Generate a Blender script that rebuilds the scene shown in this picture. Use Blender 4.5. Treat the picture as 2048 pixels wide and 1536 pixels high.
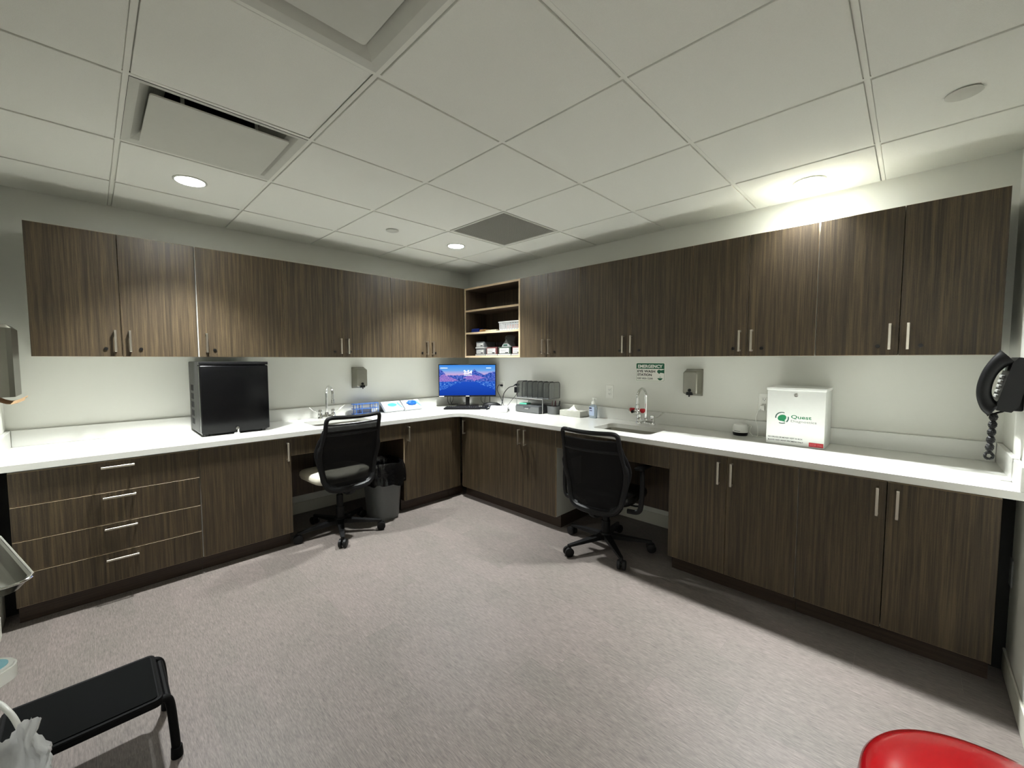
import bpy, bmesh, math, random
from mathutils import Vector, Matrix, noise
from mathutils.geometry import tessellate_polygon
random.seed(7)
PI = math.pi
S = bpy.context.scene
for o in list(bpy.data.objects): bpy.data.objects.remove(o)
C = S.collection

# ------------------------------------------------ camera, world, exposure
CAM = (-3.1071, -3.7369, 1.3246)
YAW, PITCH, ROLL, F = 0.7985, -0.0595, -0.0008, 820.94
cd = bpy.data.cameras.new('camera'); cam = bpy.data.objects.new('camera', cd); C.objects.link(cam)
cd.sensor_fit = 'HORIZONTAL'; cd.sensor_width = 36; cd.lens = 36 * F / 2048; cd.clip_start = 0.02
fw = Vector((math.sin(YAW) * math.cos(PITCH), math.cos(YAW) * math.cos(PITCH), math.sin(PITCH)))
rt = Vector((math.cos(YAW), -math.sin(YAW), 0)); up = rt.cross(fw)
r2 = rt * math.cos(ROLL) + up * math.sin(ROLL); u2 = -rt * math.sin(ROLL) + up * math.cos(ROLL)
cam.matrix_world = Matrix(((r2.x, u2.x, -fw.x, CAM[0]), (r2.y, u2.y, -fw.y, CAM[1]), (r2.z, u2.z, -fw.z, CAM[2]), (0, 0, 0, 1)))
S.camera = cam
S.view_settings.view_transform = 'Standard'; S.view_settings.look = 'None'
S.view_settings.exposure = 0.0; S.view_settings.gamma = 1.0; S.view_settings.use_curve_mapping = False
w = bpy.data.worlds.new('world'); S.world = w; w.use_nodes = True
w.node_tree.nodes['Background'].inputs[0].default_value = (.5, .5, .45, 1)
w.node_tree.nodes['Background'].inputs[1].default_value = 0.02

H = 2.3128          # ceiling height
LIGHT_COL = (.965, 1.0, .99)
# x, y, watts, spot degrees
LAMPS = [(-2.68, -.848, 345, 103, 'white recessed downlight glowing in the ceiling at the left beside the air diffuser'),
         (-.853, -.866, 375, 103, 'glowing recessed downlight near the room corner beside the return grille'),
         (-.286, -3.288, 700, 98, 'recessed downlight over the wall cabinets at the right end'),
         (-3.05, -4.0, 290, 98, 'recessed downlight behind the camera')]

def spot(x, y, wt, deg, parent):
    l = bpy.data.lights.new('lamp', 'SPOT'); l.energy = wt; l.color = LIGHT_COL; l.spot_size = math.radians(deg)
    l.spot_blend = .8; l.shadow_soft_size = .068 if wt > 500 else .05
    o = bpy.data.objects.new('lamp', l); C.objects.link(o); o.parent = parent; o.location = (0, 0, -.012)
    return o

# ------------------------------------------------ helpers
def sr(*c):
    f = lambda v: v / 12.92 if v <= .04045 else ((v + .055) / 1.055) ** 2.4
    return tuple(f(v / 255) for v in c) + (1,)

MATS = {}
def mat(name, col, rough=.5, metal=0, spec=.5, emit=None, es=0, trans=0, bump=0, bscale=200, var=0, vscale=40, alpha=1, coat=0, ior=1.45, sheen=0):
    if name in MATS: return MATS[name]
    m = bpy.data.materials.new(name); m.use_nodes = True; nt = m.node_tree; N = nt.nodes; L = nt.links
    b = N['Principled BSDF']
    b.inputs['Base Color'].default_value = col; b.inputs['Roughness'].default_value = rough; b.inputs['Metallic'].default_value = metal
    b.inputs['Specular IOR Level'].default_value = spec; b.inputs['Transmission Weight'].default_value = trans; b.inputs['IOR'].default_value = ior
    b.inputs['Alpha'].default_value = alpha; b.inputs['Coat Weight'].default_value = coat; b.inputs['Sheen Weight'].default_value = sheen
    if emit: b.inputs['Emission Color'].default_value = emit; b.inputs['Emission Strength'].default_value = es
    tc = N.new('ShaderNodeTexCoord')
    nz = N.new('ShaderNodeTexNoise'); nz.inputs['Scale'].default_value = vscale; nz.inputs['Detail'].default_value = 4; L.new(tc.outputs['Object'], nz.inputs['Vector'])
    mr = N.new('ShaderNodeMapRange'); mr.inputs['To Min'].default_value = 1 - (var or .03); mr.inputs['To Max'].default_value = 1 + (var or .03); L.new(nz.outputs['Fac'], mr.inputs['Value'])
    mx = N.new('ShaderNodeMix'); mx.data_type = 'RGBA'; mx.blend_type = 'MULTIPLY'; mx.inputs['Factor'].default_value = 1
    mx.inputs['A'].default_value = col; L.new(mr.outputs[0], mx.inputs['B']); L.new(mx.outputs['Result'], b.inputs['Base Color'])
    if bump:
        n2 = N.new('ShaderNodeTexNoise'); n2.inputs['Scale'].default_value = bscale; n2.inputs['Detail'].default_value = 3; L.new(tc.outputs['Object'], n2.inputs['Vector'])
        bp = N.new('ShaderNodeBump'); bp.inputs['Strength'].default_value = bump; bp.inputs['Distance'].default_value = .002
        L.new(n2.outputs['Fac'], bp.inputs['Height']); L.new(bp.outputs[0], b.inputs['Normal'])
    MATS[name] = m
    return m

def wood(name, c0, c1, c2, rough=.45, axis='Z', world=True):
    if name in MATS: return MATS[name]
    m = bpy.data.materials.new(name); m.use_nodes = True; nt = m.node_tree; N = nt.nodes; L = nt.links
    b = N['Principled BSDF']; b.inputs['Roughness'].default_value = rough; b.inputs['Specular IOR Level'].default_value = .35
    tc = N.new('ShaderNodeTexCoord'); oi = N.new('ShaderNodeObjectInfo')
    av = N.new('ShaderNodeVectorMath'); av.operation = 'SCALE'; L.new(oi.outputs['Random'], av.inputs['Scale']); av.inputs[0].default_value = (13, 17, 9)
    ad = N.new('ShaderNodeVectorMath'); ad.operation = 'ADD'; L.new(tc.outputs['Object'], ad.inputs[0]); L.new(av.outputs[0], ad.inputs[1])
    def lay(sc, det, rgh):
        mp = N.new('ShaderNodeMapping'); s = [sc, sc, sc]; s['XYZ'.index(axis)] = sc * .018; mp.inputs['Scale'].default_value = s
        L.new(ad.outputs[0], mp.inputs['Vector'])
        n = N.new('ShaderNodeTexNoise'); n.inputs['Scale'].default_value = 1; n.inputs['Detail'].default_value = det; n.inputs['Roughness'].default_value = rgh
        L.new(mp.outputs[0], n.inputs['Vector']); return n
    n1 = lay(75, 3, .6); n2 = lay(330, 2, .6)
    mp3 = N.new('ShaderNodeMapping'); s = [900, 900, 900]; s['XYZ'.index(axis)] = 150; mp3.inputs['Scale'].default_value = s; L.new(ad.outputs[0], mp3.inputs['Vector'])
    n3 = N.new('ShaderNodeTexNoise'); n3.inputs['Scale'].default_value = 1; L.new(mp3.outputs[0], n3.inputs['Vector'])
    a = N.new('ShaderNodeMath'); a.operation = 'MULTIPLY_ADD'; a.inputs[1].default_value = .35; L.new(n2.outputs['Fac'], a.inputs[0])
    a2 = N.new('ShaderNodeMath'); a2.operation = 'MULTIPLY'; a2.inputs[1].default_value = .5; L.new(n1.outputs['Fac'], a2.inputs[0]); L.new(a2.outputs[0], a.inputs[2])
    a3 = N.new('ShaderNodeMath'); a3.operation = 'MULTIPLY_ADD'; a3.inputs[1].default_value = .15; L.new(n3.outputs['Fac'], a3.inputs[0]); L.new(a.outputs[0], a3.inputs[2])
    cr = N.new('ShaderNodeValToRGB'); e = cr.color_ramp.elements
    e[0].position = .38; e[0].color = c0; e[1].position = .64; e[1].color = c2; k = e.new(.5); k.color = c1
    L.new(a3.outputs[0], cr.inputs[0]); L.new(cr.outputs[0], b.inputs['Base Color'])
    bp = N.new('ShaderNodeBump'); bp.inputs['Strength'].default_value = .12; bp.inputs['Distance'].default_value = .001
    L.new(n2.outputs['Fac'], bp.inputs['Height']); L.new(bp.outputs[0], b.inputs['Normal'])
    MATS[name] = m
    return m

class MB:
    def __init__(s): s.v = []; s.f = []; s.m = []
    def add(s, v, f, mi=0, M=None):
        k = len(s.v); s.v += [(M @ Vector(p)) if M else Vector(p) for p in v]
        s.f += [[i + k for i in q] for q in f]; s.m += [mi] * len(f) if isinstance(mi, int) else mi
        return s
    def box(s, x0, x1, y0, y1, z0, z1, mi=0, M=None):
        v = [(x, y, z) for z in (z0, z1) for y in (y0, y1) for x in (x0, x1)]
        return s.add(v, [(0, 2, 3, 1), (4, 5, 7, 6), (0, 1, 5, 4), (2, 6, 7, 3), (0, 4, 6, 2), (1, 3, 7, 5)], mi, M)
    def rbox(s, x0, x1, y0, y1, z0, z1, r=.004, seg=2, mi=0, M=None):
        b = bmesh.new(); bmesh.ops.create_cube(b, size=1)
        for v in b.verts: v.co = Vector(((x0 + x1) / 2 + v.co.x * (x1 - x0), (y0 + y1) / 2 + v.co.y * (y1 - y0), (z0 + z1) / 2 + v.co.z * (z1 - z0)))
        bmesh.ops.bevel(b, geom=b.edges[:] + b.verts[:], offset=r, segments=seg, affect='EDGES', profile=.5)
        b.verts.index_update()
        s.add([v.co.copy() for v in b.verts], [[v.index for v in f.verts] for f in b.faces], mi, M); b.free(); return s
    def rprism(s, x0, x1, y0, y1, z0, z1, r, n=5, mi=0, M=None):
        return s.prism(rrect(x0, x1, y0, y1, r, n), z0, z1, mi=mi, M=M)
    def prism(s, poly, z0, z1, holes=(), mi=0, M=None, side=None):
        loops = [list(poly)] + [list(h) for h in holes]
        allp = [p for l in loops for p in l]
        tri = tessellate_polygon([[Vector((p[0], p[1], 0)) for p in l] for l in loops])
        n = len(allp); v = [(p[0], p[1], z0) for p in allp] + [(p[0], p[1], z1) for p in allp]; f = []
        def ar(t): a, b, c = [allp[i] for i in t]; return (b[0] - a[0]) * (c[1] - a[1]) - (c[0] - a[0]) * (b[1] - a[1])
        for t in tri:
            if ar(t) < 0: t = t[::-1]
            f.append([i + n for i in t]); f.append(list(t)[::-1])
        mi_l = [mi] * len(f); k = 0
        for li, l in enumerate(loops):
            m = len(l); A = sum(l[i][0] * l[(i + 1) % m][1] - l[(i + 1) % m][0] * l[i][1] for i in range(m))
            ccw = (A > 0) == (li == 0)
            for i in range(m):
                a, b = k + i, k + (i + 1) % m
                f.append([a, b, b + n, a + n] if ccw else [b, a, a + n, b + n]); mi_l.append(mi if side is None else side)
            k += m
        return s.add(v, f, mi_l, M)
    def tube(s, pts, r, n=8, closed=False, mi=0, M=None, flat=1.0):
        P = [Vector(p) for p in pts]; m = len(P); R = r if isinstance(r, (list, tuple)) else [r] * m
        v = []; nrm = None
        for i in range(m):
            t = (P[(i + 1) % m] - P[i - 1]) if closed else (P[min(i + 1, m - 1)] - P[max(i - 1, 0)])
            t.normalize()
            if nrm is None:
                nrm = t.cross(Vector((0, 0, 1)));
                if nrm.length < .1: nrm = t.cross(Vector((0, 1, 0)))
            nrm = (nrm - t * nrm.dot(t)).normalized(); bn = t.cross(nrm)
            for k in range(n):
                a = 2 * PI * k / n; v.append(P[i] + nrm * (R[i] * math.cos(a)) + bn * (R[i] * flat * math.sin(a)))
        f = []
        for i in range(m if closed else m - 1):
            j = (i + 1) % m
            for k in range(n): f.append((i * n + k, i * n + (k + 1) % n, j * n + (k + 1) % n, j * n + k))
        if not closed: f.append(list(range(n))[::-1]); f.append([(m - 1) * n + k for k in range(n)])
        return s.add(v, f, mi, M)
    def cyl(s, a, b, r0, r1=None, n=20, mi=0, M=None): return s.tube([a, b], [r0, r0 if r1 is None else r1], n, mi=mi, M=M)
    def lathe(s, prof, n=28, c=(0, 0, 0), mi=0, M=None, sx=1, sy=1):
        v = [(c[0] + r * math.cos(2 * PI * k / n) * sx, c[1] + r * math.sin(2 * PI * k / n) * sy, c[2] + z) for r, z in prof for k in range(n)]
        f = [(i * n + k, i * n + (k + 1) % n, (i + 1) * n + (k + 1) % n, (i + 1) * n + k) for i in range(len(prof) - 1) for k in range(n)]
        if prof[0][0] > 1e-5: f.append(list(range(n))[::-1])
        if prof[-1][0] > 1e-5: f.append([(len(prof) - 1) * n + k for k in range(n)])
        return s.add(v, f, mi, M)
    def sphere(s, c, r, n=12, mi=0, M=None, sz=1):
        return s.lathe([(max(r * math.sin(PI * i / n), 1e-6), -r * sz * math.cos(PI * i / n)) for i in range(n + 1)], n * 2, c, mi, M)
    def build(s, name, mats, parent=None, loc=None, smooth=True, label=None, ang=35, kind=None):
        me = bpy.data.meshes.new(name); me.from_pydata([tuple(v) for v in s.v], [], s.f); me.validate()
        mats = mats if isinstance(mats, (list, tuple)) else [mats]
        for q in mats: me.materials.append(q)
        if len(mats) > 1 and len(me.polygons) == len(s.m): me.polygons.foreach_set('material_index', s.m)
        if smooth:
            me.polygons.foreach_set('use_smooth', [True] * len(me.polygons)); me.set_sharp_from_angle(angle=math.radians(ang))
        me.update()
        return link(name, me, parent, loc, label, kind)

def link(name, me, parent=None, loc=None, label=None, kind=None):
    o = bpy.data.objects.new(name, me); C.objects.link(o)
    if parent: o.parent = parent
    if loc: o.location = loc
    if label: o['label'] = label
    if kind: o['kind'] = kind
    return o
def rrect(x0, x1, y0, y1, r, n=5):
    o = []
    for cx, cy, a in ((x1 - r, y1 - r, 0), (x0 + r, y1 - r, 90), (x0 + r, y0 + r, 180), (x1 - r, y0 + r, 270)):
        for k in range(n + 1):
            t = math.radians(a + 90 * k / n); o.append((cx + r * math.cos(t), cy + r * math.sin(t)))
    return o
def tag(o, label, cat, group=None):
    o['label'] = label; o['category'] = cat
    if group: o['group'] = group
    return o
def thing(name, label, cat, loc, rz=0, group=None):
    o = bpy.data.objects.new(name, None); C.objects.link(o); o.empty_display_size = .1
    o.location = loc; o.rotation_euler = (0, 0, rz); return tag(o, label, cat, group)
def dup(root, loc, label, rz=None, group=None):
    def cp(o, par):
        c = o.copy(); C.objects.link(c)
        if par: c.parent = par
        for ch in list(o.children): cp(ch, c)
        return c
    r = cp(root, None); r.location = loc; r['label'] = label
    if rz is not None: r.rotation_euler = (0, 0, rz)
    if group: r['group'] = group
    return r
def smooth_path(pts, k=6, closed=False):
    zmin = min(p[2] for p in pts)
    P = [Vector(p) for p in pts]; o = []; n = len(P)
    for i in range(n if closed else n - 1):
        if closed: a, b, c, d = P[i - 1], P[i], P[(i + 1) % n], P[(i + 2) % n]
        else: a, b, c, d = P[max(i - 1, 0)], P[i], P[i + 1], P[min(i + 2, n - 1)]
        for j in range(k):
            t = j / k; o.append(.5 * ((2 * b) + (c - a) * t + (2 * a - 5 * b + 4 * c - d) * t * t + (-a + 3 * b - 3 * c + d) * t ** 3))
    if not closed: o.append(P[-1])
    for p in o: p.z = max(p.z, zmin)
    return o
def text(s, m, parent, x, y, z, width=None, height=None, name='lettering', bold=0, back=0, align='LEFT', th=.0004, flatz=False):
    """flat lettering whose lower left corner is x, z on the plane y (facing -y)"""
    cu = bpy.data.curves.new(name, 'FONT'); cu.body = s; cu.size = 1; cu.offset = bold; cu.extrude = .01; cu.resolution_u = 3
    t = bpy.data.objects.new(name, cu); C.objects.link(t); dg = bpy.context.evaluated_depsgraph_get()
    me = bpy.data.meshes.new_from_object(t.evaluated_get(dg)); bpy.data.objects.remove(t)
    xs = [v.co.x for v in me.vertices]; ys = [v.co.y for v in me.vertices]
    w0, h0 = max(xs) - min(xs), max(ys) - min(ys)
    sx = width / w0 if width else height / h0; sz = height / h0 if height else sx
    for v in me.vertices:
        X = x + (v.co.x - min(xs)) * sx - (0 if align == 'LEFT' else w0 * sx / 2); Z = z + (v.co.y - min(ys)) * sz; D = v.co.z / .01 * th
        v.co = (X, Z, y + D) if flatz else (X, y - D, Z)
    me.materials.clear(); me.materials.append(m)
    return link(name, me, parent)

# ------------------------------------------------ materials
WOOD = wood('cabinet_laminate', sr(43, 36, 25), sr(63, 52, 37), sr(87, 74, 53))
EDGE = mat('cabinet_edge_band', sr(172, 152, 124), .5)
CARC = mat('cabinet_carcass', sr(188, 188, 180), .6)
DARKW = wood('dark_interior_wood', sr(48, 38, 28), sr(62, 50, 38), sr(78, 63, 48))
TOE = wood('toe_kick_wood', sr(40, 30, 23), sr(52, 40, 31), sr(62, 50, 40), axis='X')
METAL = mat('brushed_nickel', sr(205, 198, 185), .28, 1)
CHROME = mat('chrome', sr(232, 232, 230), .08, 1)
STEEL = mat('brushed_stainless', sr(150, 148, 138), .38, 1, bump=.1, bscale=300)
BLACKP = mat('black_plastic', sr(9, 9, 10), .5, spec=.3)
BLACKG = mat('black_gloss', sr(9, 10, 11), .14)
LOCK = mat('black_lock', sr(12, 12, 12), .3)
WHITEP = mat('white_plastic', sr(235, 235, 228), .35)
WALL = mat('wall_paint', sr(224, 224, 216), .85, bump=.06, bscale=160, var=.012, vscale=5)
BASEB = mat('baseboard_rubber', sr(200, 198, 186), .6)
TILE = mat('ceiling_tile_mineral', sr(228, 228, 219), .95, bump=.5, bscale=420, var=.035, vscale=240)
GRID = mat('ceiling_grid_paint', sr(226, 226, 216), .6)
PANW = mat('diffuser_white_paint', sr(196, 196, 186), .5)
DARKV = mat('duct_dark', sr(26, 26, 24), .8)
QUARTZ = mat('white_quartz', sr(222, 222, 216), .16, var=.02, vscale=90, spec=.5)
MESH = None

# floor plank material: streaks along y
def floor_mat():
    m = bpy.data.materials.new('vinyl_plank'); m.use_nodes = True; nt = m.node_tree; N = nt.nodes; L = nt.links
    b = N['Principled BSDF']; b.inputs['Roughness'].default_value = .5; b.inputs['Specular IOR Level'].default_value = .35
    tc = N.new('ShaderNodeTexCoord'); oi = N.new('ShaderNodeObjectInfo')
    av = N.new('ShaderNodeVectorMath'); av.operation = 'SCALE'; L.new(oi.outputs['Random'], av.inputs['Scale']); av.inputs[0].default_value = (31, 17, 0)
    ad = N.new('ShaderNodeVectorMath'); ad.operation = 'ADD'; L.new(tc.outputs['Object'], ad.inputs[0]); L.new(av.outputs[0], ad.inputs[1])
    def lay(sx, sy, det):
        mp = N.new('ShaderNodeMapping'); mp.inputs['Scale'].default_value = (sx, sy, 1); L.new(ad.outputs[0], mp.inputs['Vector'])
        n = N.new('ShaderNodeTexNoise'); n.inputs['Scale'].default_value = 1; n.inputs['Detail'].default_value = det; n.inputs['Roughness'].default_value = .65
        L.new(mp.outputs[0], n.inputs['Vector']); return n
    n1 = lay(420, 34, 3); n2 = lay(160, 14, 2); n3 = lay(2.2, 1.6, 2)
    a = N.new('ShaderNodeMath'); a.operation = 'MULTIPLY_ADD'; a.inputs[1].default_value = .65; L.new(n1.outputs['Fac'], a.inputs[0])
    c = N.new('ShaderNodeMath'); c.operation = 'MULTIPLY'; c.inputs[1].default_value = .35; L.new(n2.outputs['Fac'], c.inputs[0]); L.new(c.outputs[0], a.inputs[2])
    cr = N.new('ShaderNodeValToRGB'); e = cr.color_ramp.elements
    e[0].position = .33; e[0].color = sr(84, 79, 75); e[1].position = .68; e[1].color = sr(134, 126, 120); k = e.new(.5); k.color = sr(110, 103, 98)
    L.new(a.outputs[0], cr.inputs[0])
    mx = N.new('ShaderNodeMix'); mx.data_type = 'RGBA'; mx.blend_type = 'MULTIPLY'; mx.inputs['Factor'].default_value = 1
    cr2 = N.new('ShaderNodeValToRGB'); e = cr2.color_ramp.elements; e[0].position = .35; e[0].color = (.86, .87, .86, 1); e[1].position = .65; e[1].color = (1, .975, .985, 1)
    L.new(n3.outputs['Fac'], cr2.inputs[0]); L.new(cr.outputs[0], mx.inputs['A']); L.new(cr2.outputs[0], mx.inputs['B']); L.new(mx.outputs['Result'], b.inputs['Base Color'])
    bp = N.new('ShaderNodeBump'); bp.inputs['Strength'].default_value = .25; bp.inputs['Distance'].default_value = .001
    L.new(a.outputs[0], bp.inputs['Height']); L.new(bp.outputs[0], b.inputs['Normal'])
    return m
FLOOR = floor_mat()
SUBF = mat('floor_joint', sr(160, 154, 146), .6)

# ------------------------------------------------ room shell
XL = -3.466; YE = -4.07; YR = -5.5; XE = -1.05
def shell(name, x0, x1, y0, y1, z0, z1, m): return MB().box(x0, x1, y0, y1, z0, z1).build(name, m, smooth=False, kind='structure')
shell('wall_left', XL - .1, .1, 0, .1, 0, H + .25, WALL)
shell('wall_right', 0, .1, YE - .1, 0, 0, H + .25, WALL)
shell('wall_near_left', XL - .1, XL, YR - .1, 0, 0, H + .25, WALL)
shell('wall_near_right', XE, 0, YE - .1, YE, 0, H + .25, WALL)
shell('wall_alcove', XE, XE + .1, YR, YE - .1, 0, H + .25, WALL)
shell('wall_rear', XL, XE + .1, YR - .1, YR, 0, H + .25, WALL)
def bb(name, x0, x1, y0, y1):
    MB().rbox(x0, x1, y0, y1, 0, .1, .004, 1).build(name, BASEB, kind='structure')
bb('baseboard_near_left', XL, XL + .008, YR, -.66)
bb('baseboard_near_right', XE, -.0, YE, YE + .008)
bb('baseboard_left', -2.14, -1.27, -.008, 0)
bb('baseboard_right', -.008, 0, -2.68, -1.82)
bb('baseboard_alcove', XE - .008, XE, YR, YE)

fl = MB().box(XL - .1, .1, YR - .1, .1, -.06, -.0012).build('floor', SUBF, smooth=False, kind='structure')
pm = {}
PW, PL = .1502, .914; GAP = .0004
i = 0; x = XL + .02 - PW
while x < 0:
    off = [0, .33, .62, .14, .47, .8][i % 6]
    y = .05 - off + PL
    while y > YR:
        x0, x1, y1, y0 = max(x, XL), min(x + PW - GAP, 0), min(y, 0), max(y - PL + GAP, YR)
        if x1 - x0 > .01 and y1 - y0 > .02 and not (x0 > XE and y1 < YE):
            key = (round(x1 - x0, 4), round(y1 - y0, 4))
            if key not in pm:
                q = MB().box(0, key[0], -key[1], 0, -.003, 0); me = bpy.data.meshes.new('floor_plank'); me.from_pydata([tuple(v) for v in q.v], [], q.f); me.materials.append(FLOOR); pm[key] = me
            link('floor_plank', pm[key], fl, (x0, y1, 0))
        y -= PL
    x += PW; i += 1

# suspended ceiling
T = .6096; GU, GV = .54, .5335
xs = [0.0] + [-(GU + k * T) for k in range(5)] + [XL]
ys = [0.0] + [-(GV + k * T) for k in range(8)] + [YR]
ce = MB().box(XL - .1, .1, YR - .1, .1, H + .24, H + .3).build('ceiling', DARKV, smooth=False, kind='structure')
tm = {}
skip = {(4, 2), (4, 4), (1, 2)}
for a in range(len(xs) - 1):
    for b in range(len(ys) - 1):
        if (a, b) in skip: continue
        x1, x0, y1, y0 = xs[a], xs[a + 1], ys[b], ys[b + 1]
        if x0 > XE - .2 and y1 < YE - .2: continue
        key = (round(x1 - x0, 3), round(y1 - y0, 3))
        if key not in tm:
            q = MB().box(.0035, key[0] - .0035, -key[1] + .0035, -.0035, 0, .015); q.rbox(.0115, key[0] - .0115, -key[1] + .0115, -.0115, -.0095, .004, .0012, 1)
            me = bpy.data.meshes.new('ceiling_tile'); me.from_pydata([tuple(v) for v in q.v], [], q.f); me.materials.append(TILE); tm[key] = me
        t = link('ceiling_tile', tm[key], ce, (x0, y1, H + .0045))
        if (a, b) == (4, 3): t.location.z += .004; t.rotation_euler = (0, math.radians(-.35), 0)
for xx in xs[1:-1]:
    MB().box(xx - .008, xx + .008, YR, 0, H, H + .0035).box(xx - .001, xx + .001, YR, 0, H + .0035, H + .04).build('ceiling_grid_runner', GRID, ce, smooth=False)
for b in range(1, len(ys) - 1):
    for a in range(len(xs) - 1):
        if ys[b] < YE and xs[a + 1] > XE - .2: continue
        MB().box(xs[a + 1] + .008, xs[a] - .008, ys[b] - .008, ys[b] + .008, H, H + .0032).build('ceiling_cross_tee', GRID, ce, smooth=False)
am = MB(); e = .0085
am.box(XL, 0, -e, 0, H, H + .003).box(-e, 0, YE, -e, H, H + .003).box(XL, XL + e, YR, -e, H, H + .003).box(XE, -e, YE, YE + e, H, H + .003)
am.build('ceiling_wall_angle', GRID, ce, smooth=False)

# ceiling fittings
LENS = mat('lamp_lens', (1, 1, 1, 1), .4, emit=(.965, 1, .99, 1), es=115)
for x, y, wt, deg, lab in LAMPS:
    t = thing('recessed_downlight', lab, 'ceiling light', (x, y, H - .0085), 0)
    MB().lathe([(.066, .002), (.0665, -.002), (.073, -.0025), (.077, .0), (.077, .004), (.066, .004)], 40).build('trim_ring', PANW, t)
    MB().lathe([(.0665, .0015), (1e-5, .0015)], 40).build('lens', LENS, t)
    spot(x, y, wt, deg, t)
for x, y, r, lab in ((-1.459, -.861, .047, 'small round white sprinkler cover in the ceiling left of the corner downlight'),
                     (-.815, -3.833, .05, 'round white sprinkler cover in the ceiling at the upper right')):
    t = thing('sprinkler_cover', lab, 'sprinkler cover', (x, y, H - .010), 0, )
    MB().lathe([(1e-5, -.0035), (r - .004, -.003), (r, -.001), (r, .0005), (1e-5, .0005)], 36).build('cover_plate', PANW, t)
    MB().lathe([(r * .75, .0005), (r * .75, .006)], 24).build('collar', DARKV, t)

def diffuser(cx, cy, lab, up_, gap):
    t = thing('air_diffuser', lab, 'air diffuser', (cx, cy, H)); h = T / 2 - .009
    # pan: square funnel rising to a throat
    q = MB(); rings = [(h, -.002), (h - .012, -.002), (h - .03, .004), (h - .06, .03), (h - .085, .075), (.17, .11), (.17, .2)]
    v = []
    for r, z in rings: v += [(-r, -r, z), (r, -r, z), (r, r, z), (-r, r, z)]
    f = [(i * 4 + k, (i + 1) * 4 + k, (i + 1) * 4 + (k + 1) % 4, i * 4 + (k + 1) % 4) for i in range(len(rings) - 1) for k in range(4)]
    q.add(v, f, [0] * 20 + [1] * 4).build('diffuser_pan', [PANW, DARKV], t, ang=20)
    p = h - gap
    MB().rprism(-p, p, -p, p, up_, up_ + .006, .012, 4).build('diffuser_plate', PANW, t)
    for sx in (-1, 1):
        for sy in (-1, 1): MB().box(sx * .13 - .006, sx * .13 + .006, sy * .15 - .004, sy * .15 + .004, up_ + .006, .12).build('plate_hanger', PANW, t)
diffuser(-(GU + 3.5 * T), -(GV + 1.5 * T), 'square white ceiling air diffuser with a hanging plate and dark slot beside the left downlight', -.012, .058)
diffuser(-(GU + 3.5 * T), -(GV + 3.5 * T), 'large square diffuser panel cut off by the top edge of the photo', .006, .078)
t = thing('return_air_grille', 'square grey return air grille of fine slats in the ceiling near the corner', 'air grille', (-(GU + .5 * T), -(GV + 1.5 * T), H)); h = T / 2 - .012
q = MB(); fr = .018
q.box(-h, h, -h, -h + fr, -.003, .006).box(-h, h, h - fr, h, -.003, .006).box(-h, -h + fr, -h + fr, h - fr, -.003, .006).box(h - fr, h, -h + fr, h - fr, -.003, .006)
q.build('grille_frame', PANW, t, smooth=False)
q = MB(); GR = mat('grille_grey', sr(150, 149, 140), .6); n = 46
for k in range(n):
    c = -h + fr + (k + .5) * (2 * h - 2 * fr) / n
    q.box(c - .0022, c + .0022, -h + fr, h - fr, -.001, .012)
    q.box(-h + fr, h - fr, c - .0022, c + .0022, .0, .012)
q.build('grille_slats', GR, t, smooth=False, kind='stuff')
MB().box(-h, h, -h, h, .03, .034).build('grille_backing', mat('grille_back', sr(70, 69, 64), .8), t)

# ------------------------------------------------ cabinets
DB, DC, DU = .645, .661, .305
HC = .8196
ZB0, ZB1, ZU0, ZU1 = .105, .778, 1.345, 2.071
def place(side, s, z): return ((s, 0, z), 0) if side == 'L' else ((0, -s, z), -PI / 2)
def door_mesh(x0, x1, z0, z1, yf, th=.019, c=.0011):
    q = MB(); R = lambda e, y: [(x0 + e, y, z0 + e), (x1 - e, y, z0 + e), (x1 - e, y, z1 - e), (x0 + e, y, z1 - e)]
    v = R(c, yf) + R(0, yf + c) + R(0, yf + th)
    f = [(0, 1, 2, 3)] + [(i * 4 + k, (i + 1) * 4 + k, (i + 1) * 4 + (k + 1) % 4, i * 4 + (k + 1) % 4) for i in range(2) for k in range(4)] + [(11, 10, 9, 8)]
    return q.add(v, f, [0] + [1, 0, 1, 0] + [1] * 5)
def bar_handle(parent, x, z, yf, vert=True, L=.128):
    q = MB(); a = L / 2
    if vert:
        q.rbox(x - .0055, x + .0055, yf - .034, yf - .025, z - a, z + a, .0015, 1)
        for s in (-1, 1): q.rbox(x - .0055, x + .0055, yf - .03, yf, z + s * (a - .005) - .005, z + s * (a - .005) + .005, .001, 1)
    else:
        q.rbox(x - a, x + a, yf - .034, yf - .025, z - .0055, z + .0055, .0015, 1)
        for s in (-1, 1): q.rbox(x + s * (a - .005) - .005, x + s * (a - .005) + .005, yf - .03, yf, z - .0055, z + .0055, .001, 1)
    return q.build('handle', METAL, parent)
def lock(parent, x, z, yf):
    MB().cyl((x, yf - .006, z), (x, yf, z), .0095, n=18).cyl((x, yf - .009, z), (x, yf - .006, z), .0065, n=14).build('lock', LOCK, parent)
def carcass(t, w0, w1, d, h, th=.018, name='body', back=True, mats=None, zb=0):
    q = MB()
    q.box(w0, w0 + th, -d, -.002, zb, h, 0).box(w1 - th, w1, -d, -.002, zb, h, 0)
    q.box(w0 + th, w1 - th, -d, -.002, zb, zb + th, 0).box(w0 + th, w1 - th, -d, -.002, h - th, h, 0).box(w0 + th, w1 - th, -.012, -.002, zb + th, h - th, 0)
    return q.build(name, mats or CARC, t, smooth=False)
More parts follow.
